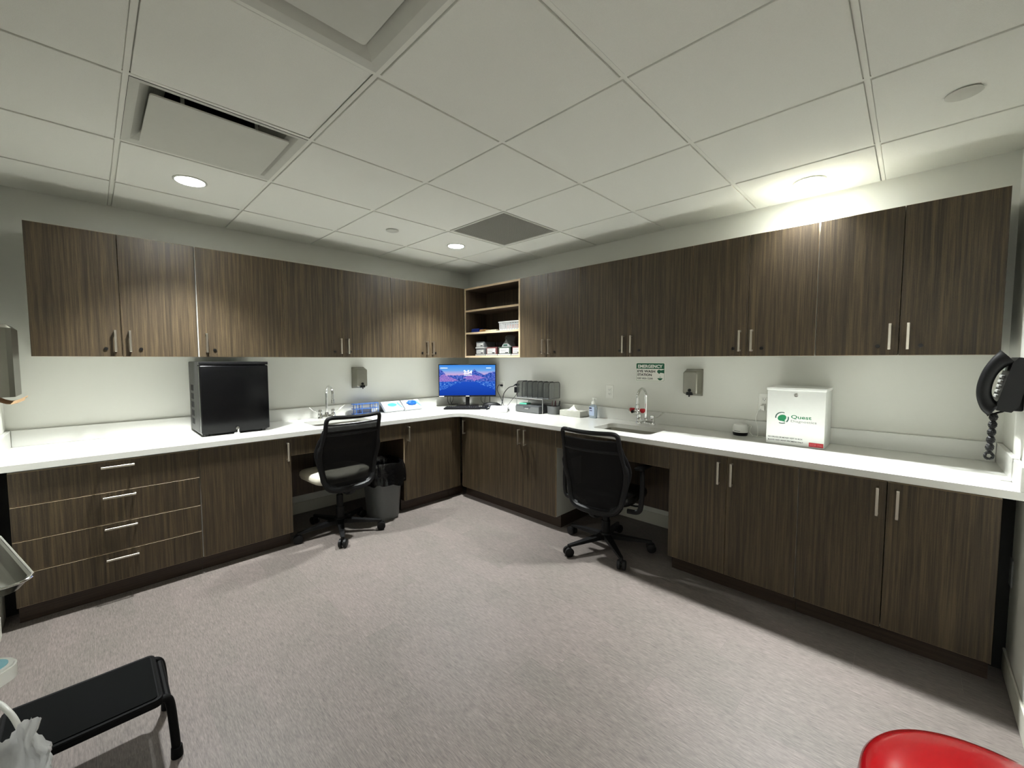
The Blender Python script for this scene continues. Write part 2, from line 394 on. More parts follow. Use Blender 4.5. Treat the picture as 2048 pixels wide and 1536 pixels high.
def upper(side, edges, handles, locks, label, gapl=.0015, gapr=.0015, grp='wall cabinets'):
    s0, s1 = edges[0], edges[-1]; c = (s0 + s1) / 2; loc, rz = place(side, c, ZU0)
    t = thing('wall_cabinet', label, 'cabinet', loc, rz, grp); d = DU - .019
    carcass(t, s0 - c + .001, s1 - c - .001, d - .002, ZU1 - ZU0)
    for i in range(len(edges) - 1):
        a, b = edges[i] - c, edges[i + 1] - c
        a += gapl if i == 0 else .0015; b -= gapr if i == len(edges) - 2 else .0015
        dr = door_mesh(a, b, -.001, ZU1 - ZU0, -DU).build('door', [WOOD, EDGE], t, smooth=False)
        for hh in handles:
            if edges[i] < hh < edges[i + 1]: bar_handle(dr, hh - c, .0925, -DU)
        for ll in locks:
            if edges[i] < ll < edges[i + 1]: lock(dr, ll - c, .046, -DU)
    return t
upper('L', (-3.33, -2.967, -2.594), (-2.995, -2.93), (-3.037, -2.882), 'leftmost double-door wall cabinet on the left wall, above the bare counter', gapr=.0045)
upper('L', (-2.594, -2.063), (-2.551,), (-2.506,), 'single-door wall cabinet directly above the black mini fridge', gapl=.0045)
upper('L', (-2.063, -1.616, -1.171), (-1.64, -1.578), (-1.686, -1.555), 'double-door wall cabinet above the left sink faucet')
upper('L', (-1.171, -.757, -.3065), (-.789, -.724), (-.837, -.684), 'double-door wall cabinet left of the open shelves, above the computer monitor')
upper('R', (1.112, 1.443, 1.778), (1.402, 1.470), (1.373, 1.519), 'double-door wall cabinet just right of the open shelves, above the mesh file sorter')
upper('R', (1.778, 2.229, 2.675), (2.181, 2.247), (2.145, 2.303), 'double-door wall cabinet above the emergency eye wash sign')
upper('R', (2.675, 3.01, 3.347), (2.97, 3.036), (2.932, 3.088), 'double-door wall cabinet on the right wall above the white specimen box', gapr=.004)
upper('R', (3.347, 3.684, 4.016), (3.65, 3.716), (3.606, 3.762), 'last double-door wall cabinet at the right end, above the wall phone', gapl=.004)

# open shelf unit in the corner on the right wall
t = thing('open_shelf_unit', 'open three-tier wooden shelf unit in the corner holding bins and small boxes', 'shelf', (0, -.709, ZU0), -PI / 2)
hw = .4025; hgt = ZU1 - ZU0; d = DU
q = MB()
def efb(q, x0, x1, z0, z1, y0=-d, y1=-.012):
    v = [(x, y, z) for z in (z0, z1) for y in (y0, y1) for x in (x0, x1)]
    q.add(v, [(0, 2, 3, 1), (4, 5, 7, 6), (2, 6, 7, 3), (0, 4, 6, 2), (1, 3, 7, 5), (0, 1, 5, 4)], [0, 0, 0, 0, 0, 1])
for nm, a in (('side_panel', (-hw, -hw + .019)), ('side_panel', (hw - .019, hw))):
    q = MB(); efb(q, a[0], a[1], 0, hgt); q.build(nm, [DARKW, EDGE], t, smooth=False)
for nm, z in (('bottom_panel', 0), ('shelf', .245), ('shelf', .478), ('top_panel', hgt - .019)):
    q = MB(); efb(q, -hw + .019, hw - .019, z, z + .019); q.build(nm, [DARKW, EDGE], t, smooth=False)
MB().box(-hw, hw, -.012, -.001, 0, hgt).build('back_panel', DARKW, t, smooth=False)

def base(side, edges, handles, label, gapl=.0015, gapr=.0015, drawers=None, cm=None, grp='base cabinets', door_from=None, toe_in=0):
    s0, s1 = edges[0], edges[-1]; c = (s0 + s1) / 2; loc, rz = place(side, c, 0)
    t = thing('base_cabinet', label, 'cabinet', loc, rz, grp); d = DB - .019
    carcass(t, s0 - c + .001, s1 - c - .001, d - .002, .786, zb=.1, mats=cm)
    MB().box(s0 - c + .001 + toe_in, s1 - c - .001, -DB + .075, -DB + .093, 0, .1).build('toe_kick', TOE, t, smooth=False)
    MB().box(s0 - c + .001, s0 - c + .019, -DB + .093, -.02, 0, .1).build('plinth_side', TOE, t, smooth=False)
    MB().box(s1 - c - .019, s1 - c - .001, -DB + .093, -.02, 0, .1).build('plinth_side', TOE, t, smooth=False)
    if drawers:
        for i in range(len(drawers) - 1):
            z1, z0 = drawers[i], drawers[i + 1]
            dr = door_mesh(s0 - c + gapl, s1 - c - gapr, z0 + .0022, z1 - .0022, -DB).build('drawer_front', [WOOD, EDGE], t, smooth=False)
            bar_handle(dr, handles[0] - c, handles[1][i], -DB, False, .132)
        return t
    for i in range(len(edges) - 1):
        a, b = edges[i] - c, edges[i + 1] - c
        if door_from and i == 0: a = door_from - c
        a += gapl if i == 0 else .0015; b -= gapr if i == len(edges) - 2 else .0015
        dr = door_mesh(a, b, ZB0, ZB1, -DB).build('door', [WOOD, EDGE], t, smooth=False)
        for hh in handles:
            if edges[i] < hh < edges[i + 1]: bar_handle(dr, hh - c, .686, -DB)
    return t
base('L', (-3.411, -2.667), (-3.025, (.748, .583, .412, .241)), 'four-drawer base cabinet at the left end of the counter', drawers=(.778, .61, .436, .275, .105), gapr=.0035)
base('L', (-2.667, -2.151), (-2.176,), 'single-door base cabinet under the black mini fridge, right of the drawers', gapl=.003)
base('L', (-1.256, -.748), (-1.222,), 'single-door base cabinet right of the black-lined waste bin', cm=DARKW)  # dark carcass colour stands in for knee-space shadow on its side
base('R', (.638, 1.151), (.718,), 'narrow single-door base cabinet on the right wall tight in the corner', door_from=.672, toe_in=0, cm=DARKW)
base('R', (1.151, 1.475, 1.803), (1.432, 1.498), 'double-door base cabinet between the corner and the black-seated chair')
base('R', (2.69, 3.017, 3.35), (2.978, 3.045), 'double-door base cabinet right of the black-seated chair', gapr=.003)
base('R', (3.35, 3.679, 4.013), (3.648, 3.715), 'double-door base cabinet at the far right end of the counter', gapl=.003)
# corner filler, end panels coloured dark for the shade in the open gaps
t = thing('corner_filler', 'recessed wood filler panel joining the base cabinets in the corner', 'panel', (-.692, 0, 0))
MB().box(-.055, .0565, -DB + .016, -DB + .034, .1, .786).build('panel', WOOD, t, smooth=False)
MB().box(-.055, .13, -DB + .075, -DB + .093, 0, .1).build('toe_kick', TOE, t, smooth=False)
MB().box(-.001, .001, 0, .01, 0, .02)
tag(MB().box(XL, -3.412, -DB + .2, -DB + .215, 0, .786).build('gap_shade_panel', DARKV), 'dark recessed panel painted as the shade in the open gap between the drawer cabinet and left side wall', 'panel')
tag(MB().box(-DB + .2, -DB + .215, YE, -4.014, 0, .786).build('gap_shade_panel', DARKV), 'dark recessed panel coloured as shade in the open gap between the last right base cabinet and the end wall', 'panel')

def knee(side, s0, s1, label):
    c = (s0 + s1) / 2; loc, rz = place(side, c, 0)
    t = thing('knee_space_panel', label, 'panel', loc, rz); hw = (s1 - s0) / 2
    door_mesh(-hw + .002, hw - .002, .652, ZB1, -DB).build('apron', [WOOD, EDGE], t, smooth=False)
    MB().box(-hw + .002, hw - .002, -.30, -.285, .25, .61).build('pipe_cover', DARKW, t, smooth=False)
knee('L', -2.151, -1.256, 'wood apron and pipe cover of the knee space under the left sink')
knee('R', 1.803, 2.69, 'wood apron and pipe cover of the knee space under the right sink')

# ------------------------------------------------ counter
ct = thing('countertop', 'continuous white quartz L-shaped countertop with rounded inner corner and backsplash', 'countertop', (0, 0, HC - .0328))
r = .13; pts = [(XL + .001, -.001), (XL + .001, -DC)]
for k in range(9):
    a = PI / 2 - k * PI / 16; pts.append((-DC - r + r * math.cos(a), -DC - r + r * math.sin(a)))
pts += [(-DC, YE + .001), (-.001, YE + .001), (-.001, -.001)]
SL = (-1.93, -1.46, -.515, -.215); SR = (-.515, -.215, -2.49, -2.04)
holes = [rrect(SL[0], SL[1], SL[2], SL[3], .045, 6), rrect(SR[0], SR[1], SR[2], SR[3], .045, 6)]
MB().prism(pts, 0, .032, holes).build('worktop', QUARTZ, ct, ang=30)
BZ = .032
MB().rbox(XL + .021, -.021, -.02, -.001, BZ, BZ + .096, .0015, 1).build('backsplash', QUARTZ, ct)
MB().rbox(-.02, -.001, YE + .021, -.001, BZ, BZ + .096, .0015, 1).build('backsplash', QUARTZ, ct)
MB().rbox(XL + .001, XL + .02, -DC + .002, -.001, BZ, BZ + .096, .0015, 1).build('side_splash', QUARTZ, ct)
MB().rbox(-DC + .002, -.001, YE + .001, YE + .02, BZ, BZ + .096, .0015, 1).build('side_splash', QUARTZ, ct)

def sink(x0, x1, y0, y1, lab):
    cx, cy = (x0 + x1) / 2, (y0 + y1) / 2; t = thing('sink', lab, 'sink', (cx, cy, HC - .19)); hx, hy = (x1 - x0) / 2, (y1 - y0) / 2
    q = MB(); z = [(.012, .157, .05), (.002, .157, .047), (.0, .15, .045), (-.003, .03, .045), (-.02, .006, .04), (-.05, 0, .03)]
    n = 6; v = []; rings = []
    for g, zz, rr in z:
        ring = rrect(-hx - g, hx + g, -hy - g, hy + g, rr, n); rings.append(len(ring)); v += [(p[0], p[1], zz) for p in ring]
    m = rings[0]; f = [(i * m + k, i * m + (k + 1) % m, (i + 1) * m + (k + 1) % m, (i + 1) * m + k) for i in range(len(z) - 1) for k in range(m)]
    f.append([(len(z) - 1) * m + k for k in range(m)]); q.add(v, f).build('basin', STEEL, t)
    MB().lathe([(.04, .0015), (.034, .004), (.03, .001), (1e-5, .001)], 24).build('drain', CHROME, t)
sink(*SL, 'stainless undermount sink in the left counter behind the chair with a cream seat')
sink(*SR, 'stainless undermount sink in the right counter below the eye wash sign')

def faucet(loc, rz, lab, eyewash=False):
    t = thing('faucet', lab, 'faucet', loc, rz)
    q = MB(); q.rprism(-.075, .075, -.018, .018, .012, .032, .017, 5)
    for s in (-1, 1): q.lathe([(.022, 0), (.022, .012), (.017, .02), (.017, .04), (.012, .05)], 18, (s * .055, 0, 0))
    q.lathe([(.02, .01), (.018, .04), (.014, .05)], 18); q.build('body', CHROME, t)
    R = .068 if not eyewash else .07; zt = .212
    p = [(0, 0, .03), (0, 0, .1), (0, 0, zt - .0)] + [(0, -R + R * math.cos(a), zt + R * math.sin(a)) for a in [PI * k / 10 for k in range(1, 11)]] + [(0, -2 * R, zt - .04)]
    MB().tube(p, .0095, 12).build('spout', CHROME, t)
    MB().lathe([(.0125, 0), (.0125, .03), (.0105, .034)], 16, (0, -2 * R, zt - .075)).build('aerator', CHROME, t)
    for s in (-1, 1):
        q = MB(); q.lathe([(.016, .045), (.017, .06), (.015, .072), (.006, .077)], 16, (s * .055, 0, 0))
        q.tube(smooth_path([(s * .06, 0, .062), (s * .085, -.004, .058), (s * .115, -.008, .075), (s * .14, -.01, .098), (s * .15, -.01, .106)], 4), [.006] * 4 + [.007] * 4 + [.009] * 4 + [.011] * 4 + [.008], 8, flat=.55)
        q.build('blade_handle', CHROME, t)
    if eyewash:
        RED = mat('red_rubber', sr(170, 16, 26), .4)
        z = zt - .095
        MB().cyl((0, -2 * R, z - .02), (0, -2 * R, z + .025), .012, n=14).cyl((-.045, -2 * R, z + .003), (.045, -2 * R, z + .003), .008, n=12).cyl((0, -2 * R - .04, z - .002), (0, -2 * R, z), .008, n=12).build('eyewash_body', CHROME, t)
        for s in (-1, 1):
            q = MB(); q.lathe([(.011, -.012), (.02, 0), (.021, .014), (.015, .02), (1e-5, .02)], 16, (s * .042, -2 * R, z)).build('eyewash_cap', RED, t, label='red rubber eyewash cap')
        MB().cyl((-.02, -2 * R - .045, z - .004), (-.02, -2 * R - .03, z - .004), .011, n=12).build('knob', BLACKP, t)
faucet((-1.69, -.105, HC), 0, 'chrome gooseneck faucet with blade handles at the left sink')
faucet((-.095, -2.262, HC), -PI / 2, 'chrome gooseneck faucet with red eyewash caps under the eye wash sign', True)

# ------------------------------------------------ wall things
def dispenser(side, s, z, lab):
    loc, rz = place(side, s, z); t = thing('soap_dispenser', lab, 'soap dispenser', loc, rz, 'steel soap dispensers')
    q = MB(); n = 5
    out = [(-.09, -.012, .016, .0), (-.09, -.006, .016, .0)]
    v = []; prof = [(0, .058, .012, .194), (.02, .058, .01, .196), (.06, .052, .016, .19), (.088, .05, .02, .182), (.094, .044, .026, .176)]
    m = None
    for y, hx, z0, z1 in prof:
        ring = rrect(-hx, hx, z0, z1, .014, n); m = len(ring); v += [(p[0], -y, p[1]) for p in ring]
    f = [(i * m + k, i * m + (k + 1) % m, (i + 1) * m + (k + 1) % m, (i + 1) * m + k) for i in range(len(prof) - 1) for k in range(m)]
    f.append([(len(prof) - 1) * m + k for k in range(m)]); q.add(v, f).build('housing', STEEL, t)
    MB().rbox(-.062, .062, -.006, 0, .004, .2, .003, 1).build('back_plate', STEEL, t)
    MB().rbox(-.02, .02, -.106, -.08, .012, .034, .003, 2).cyl((0, -.085, .047), (0, -.1, .047), .0115, n=16).cyl((0, -.1, .0), (0, -.1, .014), .005, n=10).build('push_valve', BLACKP, t)
    return t
dispenser('L', -1.353, 1.055, 'stainless soap dispenser on the left wall right of the faucet')
dispenser('R', 2.592, 1.055, 'stainless soap dispenser on the right wall beside the eye wash sign')

t = thing('eye_wash_sign', 'white and green emergency eye wash station sign on the right wall', 'sign', (0, -2.245, 1.148), -PI / 2)
SW, SH = .246, .152
GRN = mat('sign_green', sr(20, 96, 66), .4); SGW = mat('sign_white', sr(236, 236, 226), .4); INK = mat('ink_black', sr(22, 22, 24), .5); GRL = mat('ink_grey', sr(140, 142, 140), .5)
def flat(q, poly, y, th=.0006, mi=0): # poly in x,z
    return q.prism(poly, 0, th, mi=mi, M=Matrix(((1, 0, 0, 0), (0, 0, -1, y), (0, 1, 0, 0), (0, 0, 0, 1))))
flat(MB(), rrect(-SW / 2, SW / 2, 0, SH, .012), 0, .002).build('plate', SGW, t)
q = MB(); fr = rrect(-SW / 2 + .006, SW / 2 - .006, .006, SH - .006, .008)
q.prism(fr, 0, .0006, holes=[rrect(-SW / 2 + .0075, SW / 2 - .0075, .0075, SH - .0075, .007)], M=Matrix(((1, 0, 0, 0), (0, 0, -1, -.002), (0, 1, 0, 0), (0, 0, 0, 1)))).build('border', GRN, t)
top = [p for p in rrect(-SW / 2 + .006, SW / 2 - .006, SH - .054, SH - .006, .008)]
top = [(-SW / 2 + .006, SH - .05), (SW / 2 - .006, SH - .05)] + [p for p in top if p[1] > SH - .02]
flat(MB(), top, -.002).build('banner', GRN, t)
text('EMERGENCY', SGW, t, -.103, -.0028, SH - .043, .206, .026, bold=.035)
text('EYE WASH', INK, t, -.107, -.0022, .072, .15, .02, bold=.03)
text('STATION', INK, t, -.107, -.0022, .044, .122, .02, bold=.03)
text('KEEP AREA CLEAR', INK, t, -.107, -.0022, .018, .132, .014, bold=.01)
q = MB(); head = [(.075 + .016 * math.cos(a) * (1.0 if math.cos(a) < 0 else 1), .082 + .014 * math.sin(a)) for a in [2 * PI * k / 18 for k in range(18)]]
flat(q, head, -.002); flat(q, [(.084, .073), (.1165, .068), (.1165, .098), (.084, .09)], -.0021, .0005); flat(q, [(.066, .076), (.082, .07), (.08, .064), (.07, .066)], -.0021, .0005)
flat(q, [(.062, .03), (.104, .03), (.1, .022), (.092, .015), (.083, .0125), (.074, .015), (.066, .022)], -.002)
for dx in (-.008, 0, .008): flat(q, [(.083 + dx, .032), (.0845 + dx, .032), (.0845 + dx * .5, .046 - abs(dx) * .8), (.083 + dx * .5, .046 - abs(dx) * .8)], -.002)
q.build('pictogram', GRN, t)

def outlet(side, s, z, lab, decora=True):
    loc, rz = place(side, s, z); t = thing('wall_outlet', lab, 'outlet', loc, rz)
    MB().rbox(-.035, .035, -.005, 0, 0, .115, .002, 1).build('cover_plate', WHITEP, t)
    MB().rbox(-.017, .017, -.0075, -.004, .0245, .0905, .001, 1).build('receptacle', WHITEP, t)
    q = MB()
    for zc in (.041, .075):
        q.box(-.0075, -.0055, -.0079, -.007, zc - .003, zc + .006).box(.0055, .0075, -.0079, -.007, zc - .003, zc + .006).cyl((0, -.0079, zc - .008), (0, -.007, zc - .008), .0023, n=8)
    q.build('slots', LOCK, t); return t
outlet('R', .567, .987, 'white wall outlet just right of the monitor with a thin black plug')
outlet('R', .838, .99, 'white wall outlet behind the left end of the mesh file sorter')
outlet('R', 1.884, .991, 'unused white wall outlet between the hand sanitizer and the faucet')
outlet('R', 3.046, .985, 'white wall outlet partly hidden behind the white specimen box')
t = thing('wall_outlet', 'small outlet low on the end wall right of the last base cabinet', 'outlet', (-.46, YE, .38), PI)
MB().rbox(-.035, .035, -.005, 0, 0, .115, .002, 1).build('cover_plate', mat('grey_plate', sr(150, 150, 150), .4), t)

STEELD = mat('dark_stainless', sr(106, 104, 94), .36, 1)
# paper towel dispenser on near left wall (local: +x right facing wall => rz=+90)
t = thing('towel_dispenser', 'stainless paper towel dispenser on the left side wall at the photo edge', 'towel dispenser', (XL, -.575, 1.15), PI / 2)
q = MB(); prof = [(-.138, .0), (-.138, -.09), (-.125, -.106), (.125, -.106), (.138, -.09), (.138, .0)]
q.prism([(p[0], p[1]) for p in prof][::1], .0, .325).build('housing', STEELD, t)
q = MB(); v = [(-.138, 0, .325), (.138, 0, .325), (.138, -.09, .325), (.125, -.106, .325), (-.125, -.106, .325), (-.138, -.09, .325), (-.13, -.0, .342), (.13, -.0, .342), (.12, -.09, .342), (-.12, -.09, .342)]
q.add(v, [(0, 1, 7, 6), (1, 2, 8, 7), (2, 3, 8), (3, 4, 9, 8), (4, 5, 9), (5, 0, 6, 9), (6, 7, 8, 9)]).build('lid', STEELD, t)
KRAFT = mat('kraft_paper', sr(172, 142, 106), .8, var=.06)
q = MB(); L_ = []
for i in range(9):
    u = i / 8
    for j in range(7):
        w_ = j / 6; x = -.11 + .2 * u; L_.append((x, -.03 - .07 * w_ - .03 * w_ * w_, -.004 - .036 * math.sin(w_ * 2.2) * (1 - .3 * u) + .02 * max(0, w_ - .6) * 2 + .004 * math.sin(u * 9 + w_ * 4)))
q.add(L_, [(i * 7 + j, (i + 1) * 7 + j, (i + 1) * 7 + j + 1, i * 7 + j + 1) for i in range(8) for j in range(6)])
pt = q.build('paper_towel', KRAFT); pt.location = (XL, -.575, 1.15); pt.rotation_euler = (0, 0, PI / 2); tag(pt, 'brown kraft paper towel sticking out of the steel towel dispenser', 'paper towel')

# wall phone on the end wall
t = thing('wall_telephone', 'black corded wall telephone on the end wall at the right edge', 'telephone', (-.40, YE, 1.075), PI)
DK = mat('phone_black', sr(8, 8, 9), .45, spec=.3)
MB().rbox(-.06, .06, -.03, 0, .035, .17, .006, 2).build('wall_bracket', DK, t)
Mx = Matrix.Translation((0, -.03, .03)) @ Matrix.Rotation(math.radians(-9), 4, 'X')
q = MB(); q.prism([(-.005, 0), (-.045, .0), (-.05, .03), (-.042, .2), (-.03, .225), (0, .225), (.01, .2), (.01, .03)], -.092, .092, M=Mx @ Matrix(((0, 0, 1, 0), (1, 0, 0, 0), (0, 1, 0, 0), (0, 0, 0, 1)))).build('body', DK, t)
q = MB()
for a in range(3):
    for b in range(5): q.rbox(-.02 + a * .022, -.004 + a * .022, -.056, -.046, .05 + b * .021, .063 + b * .021, .002, 1, M=Mx)
q.build('keypad', mat('key_grey', sr(150, 150, 145), .5), t)
MB().rbox(-.02, .05, -.054, -.046, .165, .195, .002, 1, M=Mx).build('display', mat('lcd_grey', sr(120, 128, 120), .2), t)
hp = smooth_path([(.066, -.05, .004), (.066, -.066, .012), (.066, -.084, .04), (.066, -.094, .075), (.066, -.096, .115), (.066, -.09, .16), (.066, -.074, .2), (.066, -.056, .222)], 4)
n_ = len(hp); rr = [.0165 + .0125 * abs(2 * i / (n_ - 1) - 1) ** 3 for i in range(n_)]
MB().tube(hp, rr, 14, M=Mx, flat=1.35).build('handset', DK, t)
px_, py_ = .058, -.078
q = MB(); hel = []
for i in range(300):
    u = i / 299; zz = .022 - u * .168; rad = .0022 + .0085 * abs(math.sin(PI * 5.2 * u)) ** .7; a = i * .95
    hel.append((px_ + rad * math.cos(a), py_ - .006 * u + rad * math.sin(a), zz))
q.tube(hel, .0036, 6)
lp = []
for i in range(110):
    u = i / 109; A = 2 * PI * u + PI / 2; c_ = Vector((px_, py_ - .006 + .0115 * math.cos(A), -.1605 + .0135 * math.sin(A))); k = i * 1.2
    lp.append(c_ + Vector((.0035 * math.cos(k), .0035 * math.sin(k) * math.cos(A), .0035 * math.sin(k) * math.sin(A))))
q.tube(lp, .0026, 6)
q.build('coiled_cord', DK, t)
MB().tube(smooth_path([(.066, -.088, .045), (.066, -.092, .03), (.062, -.084, .022), (.058, -.078, .018)], 5), .0032, 8).build('cord_lead', DK, t)
MB().tube(smooth_path([(.045, -.045, .04), (.048, -.055, .03), (.055, -.07, .024), (.058, -.078, .016)], 5), .0042, 8).build('cord_lead', DK, t)

# ------------------------------------------------ chairs
def mesh_mat():
    m = bpy.data.materials.new('black_mesh_fabric'); m.use_nodes = True; nt = m.node_tree; N = nt.nodes; L = nt.links
    b = N['Principled BSDF']; b.inputs['Base Color'].default_value = sr(8, 8, 9); b.inputs['Roughness'].default_value = .8; b.inputs['Specular IOR Level'].default_value = .2
    tc = N.new('ShaderNodeTexCoord'); tr = N.new('ShaderNodeBsdfTransparent'); mx = N.new('ShaderNodeMixShader')
    sep = N.new('ShaderNodeSeparateXYZ'); L.new(tc.outputs['Object'], sep.inputs[0]); s = []
    for ax in ('X', 'Z'):
        k = N.new('ShaderNodeMath'); k.operation = 'MULTIPLY'; k.inputs[1].default_value = 500; L.new(sep.outputs[ax], k.inputs[0])
        f = N.new('ShaderNodeMath'); f.operation = 'FRACT'; L.new(k.outputs[0], f.inputs[0])
        g = N.new('ShaderNodeMath'); g.operation = 'GREATER_THAN'; g.inputs[1].default_value = .78; L.new(f.outputs[0], g.inputs[0]); s.append(g)
    mu = N.new('ShaderNodeMath'); mu.operation = 'MULTIPLY'; L.new(s[0].outputs[0], mu.inputs[0]); L.new(s[1].outputs[0], mu.inputs[1])
    L.new(mu.outputs[0], mx.inputs[0]); L.new(b.outputs[0], mx.inputs[1]); L.new(tr.outputs[0], mx.inputs[2]); L.new(mx.outputs[0], N['Material Output'].inputs[0])
    return m
MESH = mesh_mat()
def chair(loc, rz, star, dz, seat_mat, arms, label):
    t = thing('office_chair', label, 'chair', loc, rz, 'mesh-back office chairs')
    yb = lambda z: -.205 - .10 * max(0, (z - .55)) / .37 - .03 * math.sin(max(0, min(1, (z - .38) / .5)) * PI) * 0
    out = [(0, .385), (.09, .387), (.15, .402), (.18, .44), (.19, .48), (.205, .56), (.219, .63), (.222, .68), (.212, .74), (.203, .82), (.202, .88), (.196, .912), (.17, .924), (.09, .923), (0, .922)]
    ring = [(x, z) for x, z in out] + [(-x, z) for x, z in out[::-1][1:-1]]
    P = [(x, yb(z) + .045 * (abs(x) / .2) ** 2 - .0, z + dz) for x, z in ring]
    P = smooth_path(P, 3, True); R = []
    for p in P:
        z = p.z - dz; R.append(.023 if z < .45 else (.02 if z < .7 else .0145))
    MB().tube(P, R, 10, True, flat=1.0).build('back_frame', BLACKP, t)
    for s in (-1, 1):
        pts = smooth_path([(s * .12, -.185, .40 + dz), (s * .175, -.15, .44 + dz), (s * .2, -.13, .55 + dz), (s * .222, -.13, .66 + dz), (s * .215, -.185, .76 + dz), (s * .206, -.22, .83 + dz)], 4)
        MB().tube(pts, [.02] * 6 + [.016] * (len(pts) - 10) + [.01] * 4, 8).build('side_rail', BLACKP, t)
    q = MB(); nz, nx = 16, 12; v = []
    for i in range(nz + 1):
        z = .41 + (.872 - .41) * i / nz
        hw = .0
        for k in range(len(out) - 1):
            if out[k][1] <= z <= out[k + 1][1]: u = (z - out[k][1]) / max(1e-6, out[k + 1][1] - out[k][1]); hw = out[k][0] + u * (out[k + 1][0] - out[k][0])
        hw = min(hw, .222)
        for j in range(nx + 1):
            x = hw * (2 * j / nx - 1); v.append((x, yb(z) + .045 * (abs(x) / .2) ** 2, z + dz))
    q.add(v, [(i * (nx + 1) + j, i * (nx + 1) + j + 1, (i + 1) * (nx + 1) + j + 1, (i + 1) * (nx + 1) + j) for i in range(nz) for j in range(nx)]).build('back_mesh', MESH, t)
    for zc, rr in ((.872, .005), (.80, .011)):
        MB().tube([(x, yb(zc) + .045 * (abs(x) / .2) ** 2 + .004, zc + dz) for x in [-.2 + .04 * k for k in range(11)]], rr, 8).build('cross_bar', BLACKP, t)
    q = MB(); q.tube(smooth_path([(0, -.21, .40 + dz), (0, -.2, .36 + dz), (0, -.14, .335 + dz), (0, -.04, .335 + dz)], 4), .026, 8, flat=.6)
    q.build('back_bracket', BLACKP, t)
    # seat
    q = MB(); prof = [(.0, .0), (.88, .0), (.96, .012), (1, .035), (.985, .058), (.93, .07), (.7, .078), (.0, .081)]; n = 40; v = []
    for rr, z in prof:
        for k in range(n):
            a = 2 * PI * k / n; ca, sa = math.cos(a), math.sin(a); e = .42
            x = .222 * rr * math.copysign(abs(ca) ** e, ca); y = .205 * rr * math.copysign(abs(sa) ** e, sa)
            v.append((x, y + .062, z + .415 + dz + (.0 if z < .01 else -.012 * max(0, y / .225) ** 2)))
    q.add(v, [(i * n + k, i * n + (k + 1) % n, (i + 1) * n + (k + 1) % n, (i + 1) * n + k) for i in range(len(prof) - 1) for k in range(n)]).build('seat', seat_mat, t, ang=60)
    MB().rbox(-.11, .11, -.1, .13, .385 + dz, .415 + dz, .01, 2).rbox(-.06, .06, -.07, .09, .33 + dz, .385 + dz, .012, 2).build('tilt_mechanism', BLACKP, t)
    MB().tube([(.1, .02, .4 + dz), (.2, .03, .395 + dz), (.235, .03, .4 + dz)], .006, 8).build('height_lever', BLACKP, t)
    MB().lathe([(.03, .09), (.03, .2), (.024, .2), (.024, .29), (.014, .29), (.014, .35 + dz)], 16).build('gas_column', BLACKP, t)
    MB().lathe([(.045, .07), (.045, .1), (.034, .115), (.03, .115)], 20).build('hub', BLACKP, t)
    for k in range(5):
        a = math.radians(star + 72 * k) - rz; M = Matrix.Rotation(a, 4, 'Z'); q = MB()
        v = [(.03, -.026, .075), (.03, .026, .075), (.03, .026, .105), (.03, -.026, .105), (.3, -.013, .064), (.3, .013, .064), (.3, .011, .078), (.3, -.011, .078)]
        q.add(v, [(0, 1, 2, 3)[::-1], (4, 5, 6, 7), (0, 1, 5, 4), (1, 2, 6, 5), (2, 3, 7, 6), (3, 0, 4, 7)], M=M); q.cyl((.3, 0, .05), (.3, 0, .078), .012, n=10, M=M)
        g = q.build('base_leg', BLACKP, t)
        q = MB(); b = random.uniform(-.6, .6); W = M @ Matrix.Translation((.305, 0, .031)) @ Matrix.Rotation(b, 4, 'Z')
        for s in (-1, 1):
            q.tube([(0, s * .007, 0), (0, s * .009, 0), (0, s * .024, 0), (0, s * .028, 0)], [.027, .031, .031, .025], 20, M=W)
        q.cyl((0, -.007, 0), (0, .007, 0), .012, n=10, M=W); q.build('caster', BLACKP, g)
    if arms:
        for s in (-1, 1):
            pts = smooth_path([(s * .2, -.1, .40 + dz), (s * .265, -.09, .405 + dz), (s * .285, -.085, .45 + dz), (s * .29, -.08, .58 + dz), (s * .283, -.07, .65 + dz), (s * .27, -.03, .672 + dz), (s * .265, .06, .675 + dz), (s * .265, .12, .672 + dz)], 5)
            a_ = MB().tube(pts, .0125, 8, flat=1.3).build('armrest', BLACKP, t)
            MB().rbox(s * .265 - .03, s * .265 + .03, -.09, .13, .672 + dz, .69 + dz, .008, 2).build('arm_pad', BLACKP, a_)
    return t
CREAM = mat('cream_vinyl', sr(205, 200, 184), .5); BLKV = mat('black_vinyl', sr(22, 21, 20), .25)
chair((-1.81, -.62, 0), math.radians(3), 178, 0, CREAM, False, 'black mesh-back office chair with a cream seat at the left sink')
chair((-.625, -2.24, 0), math.radians(-85.5), 158, -.06, BLKV, True, 'black mesh-back office chair with armrests and dark seat at the right sink')

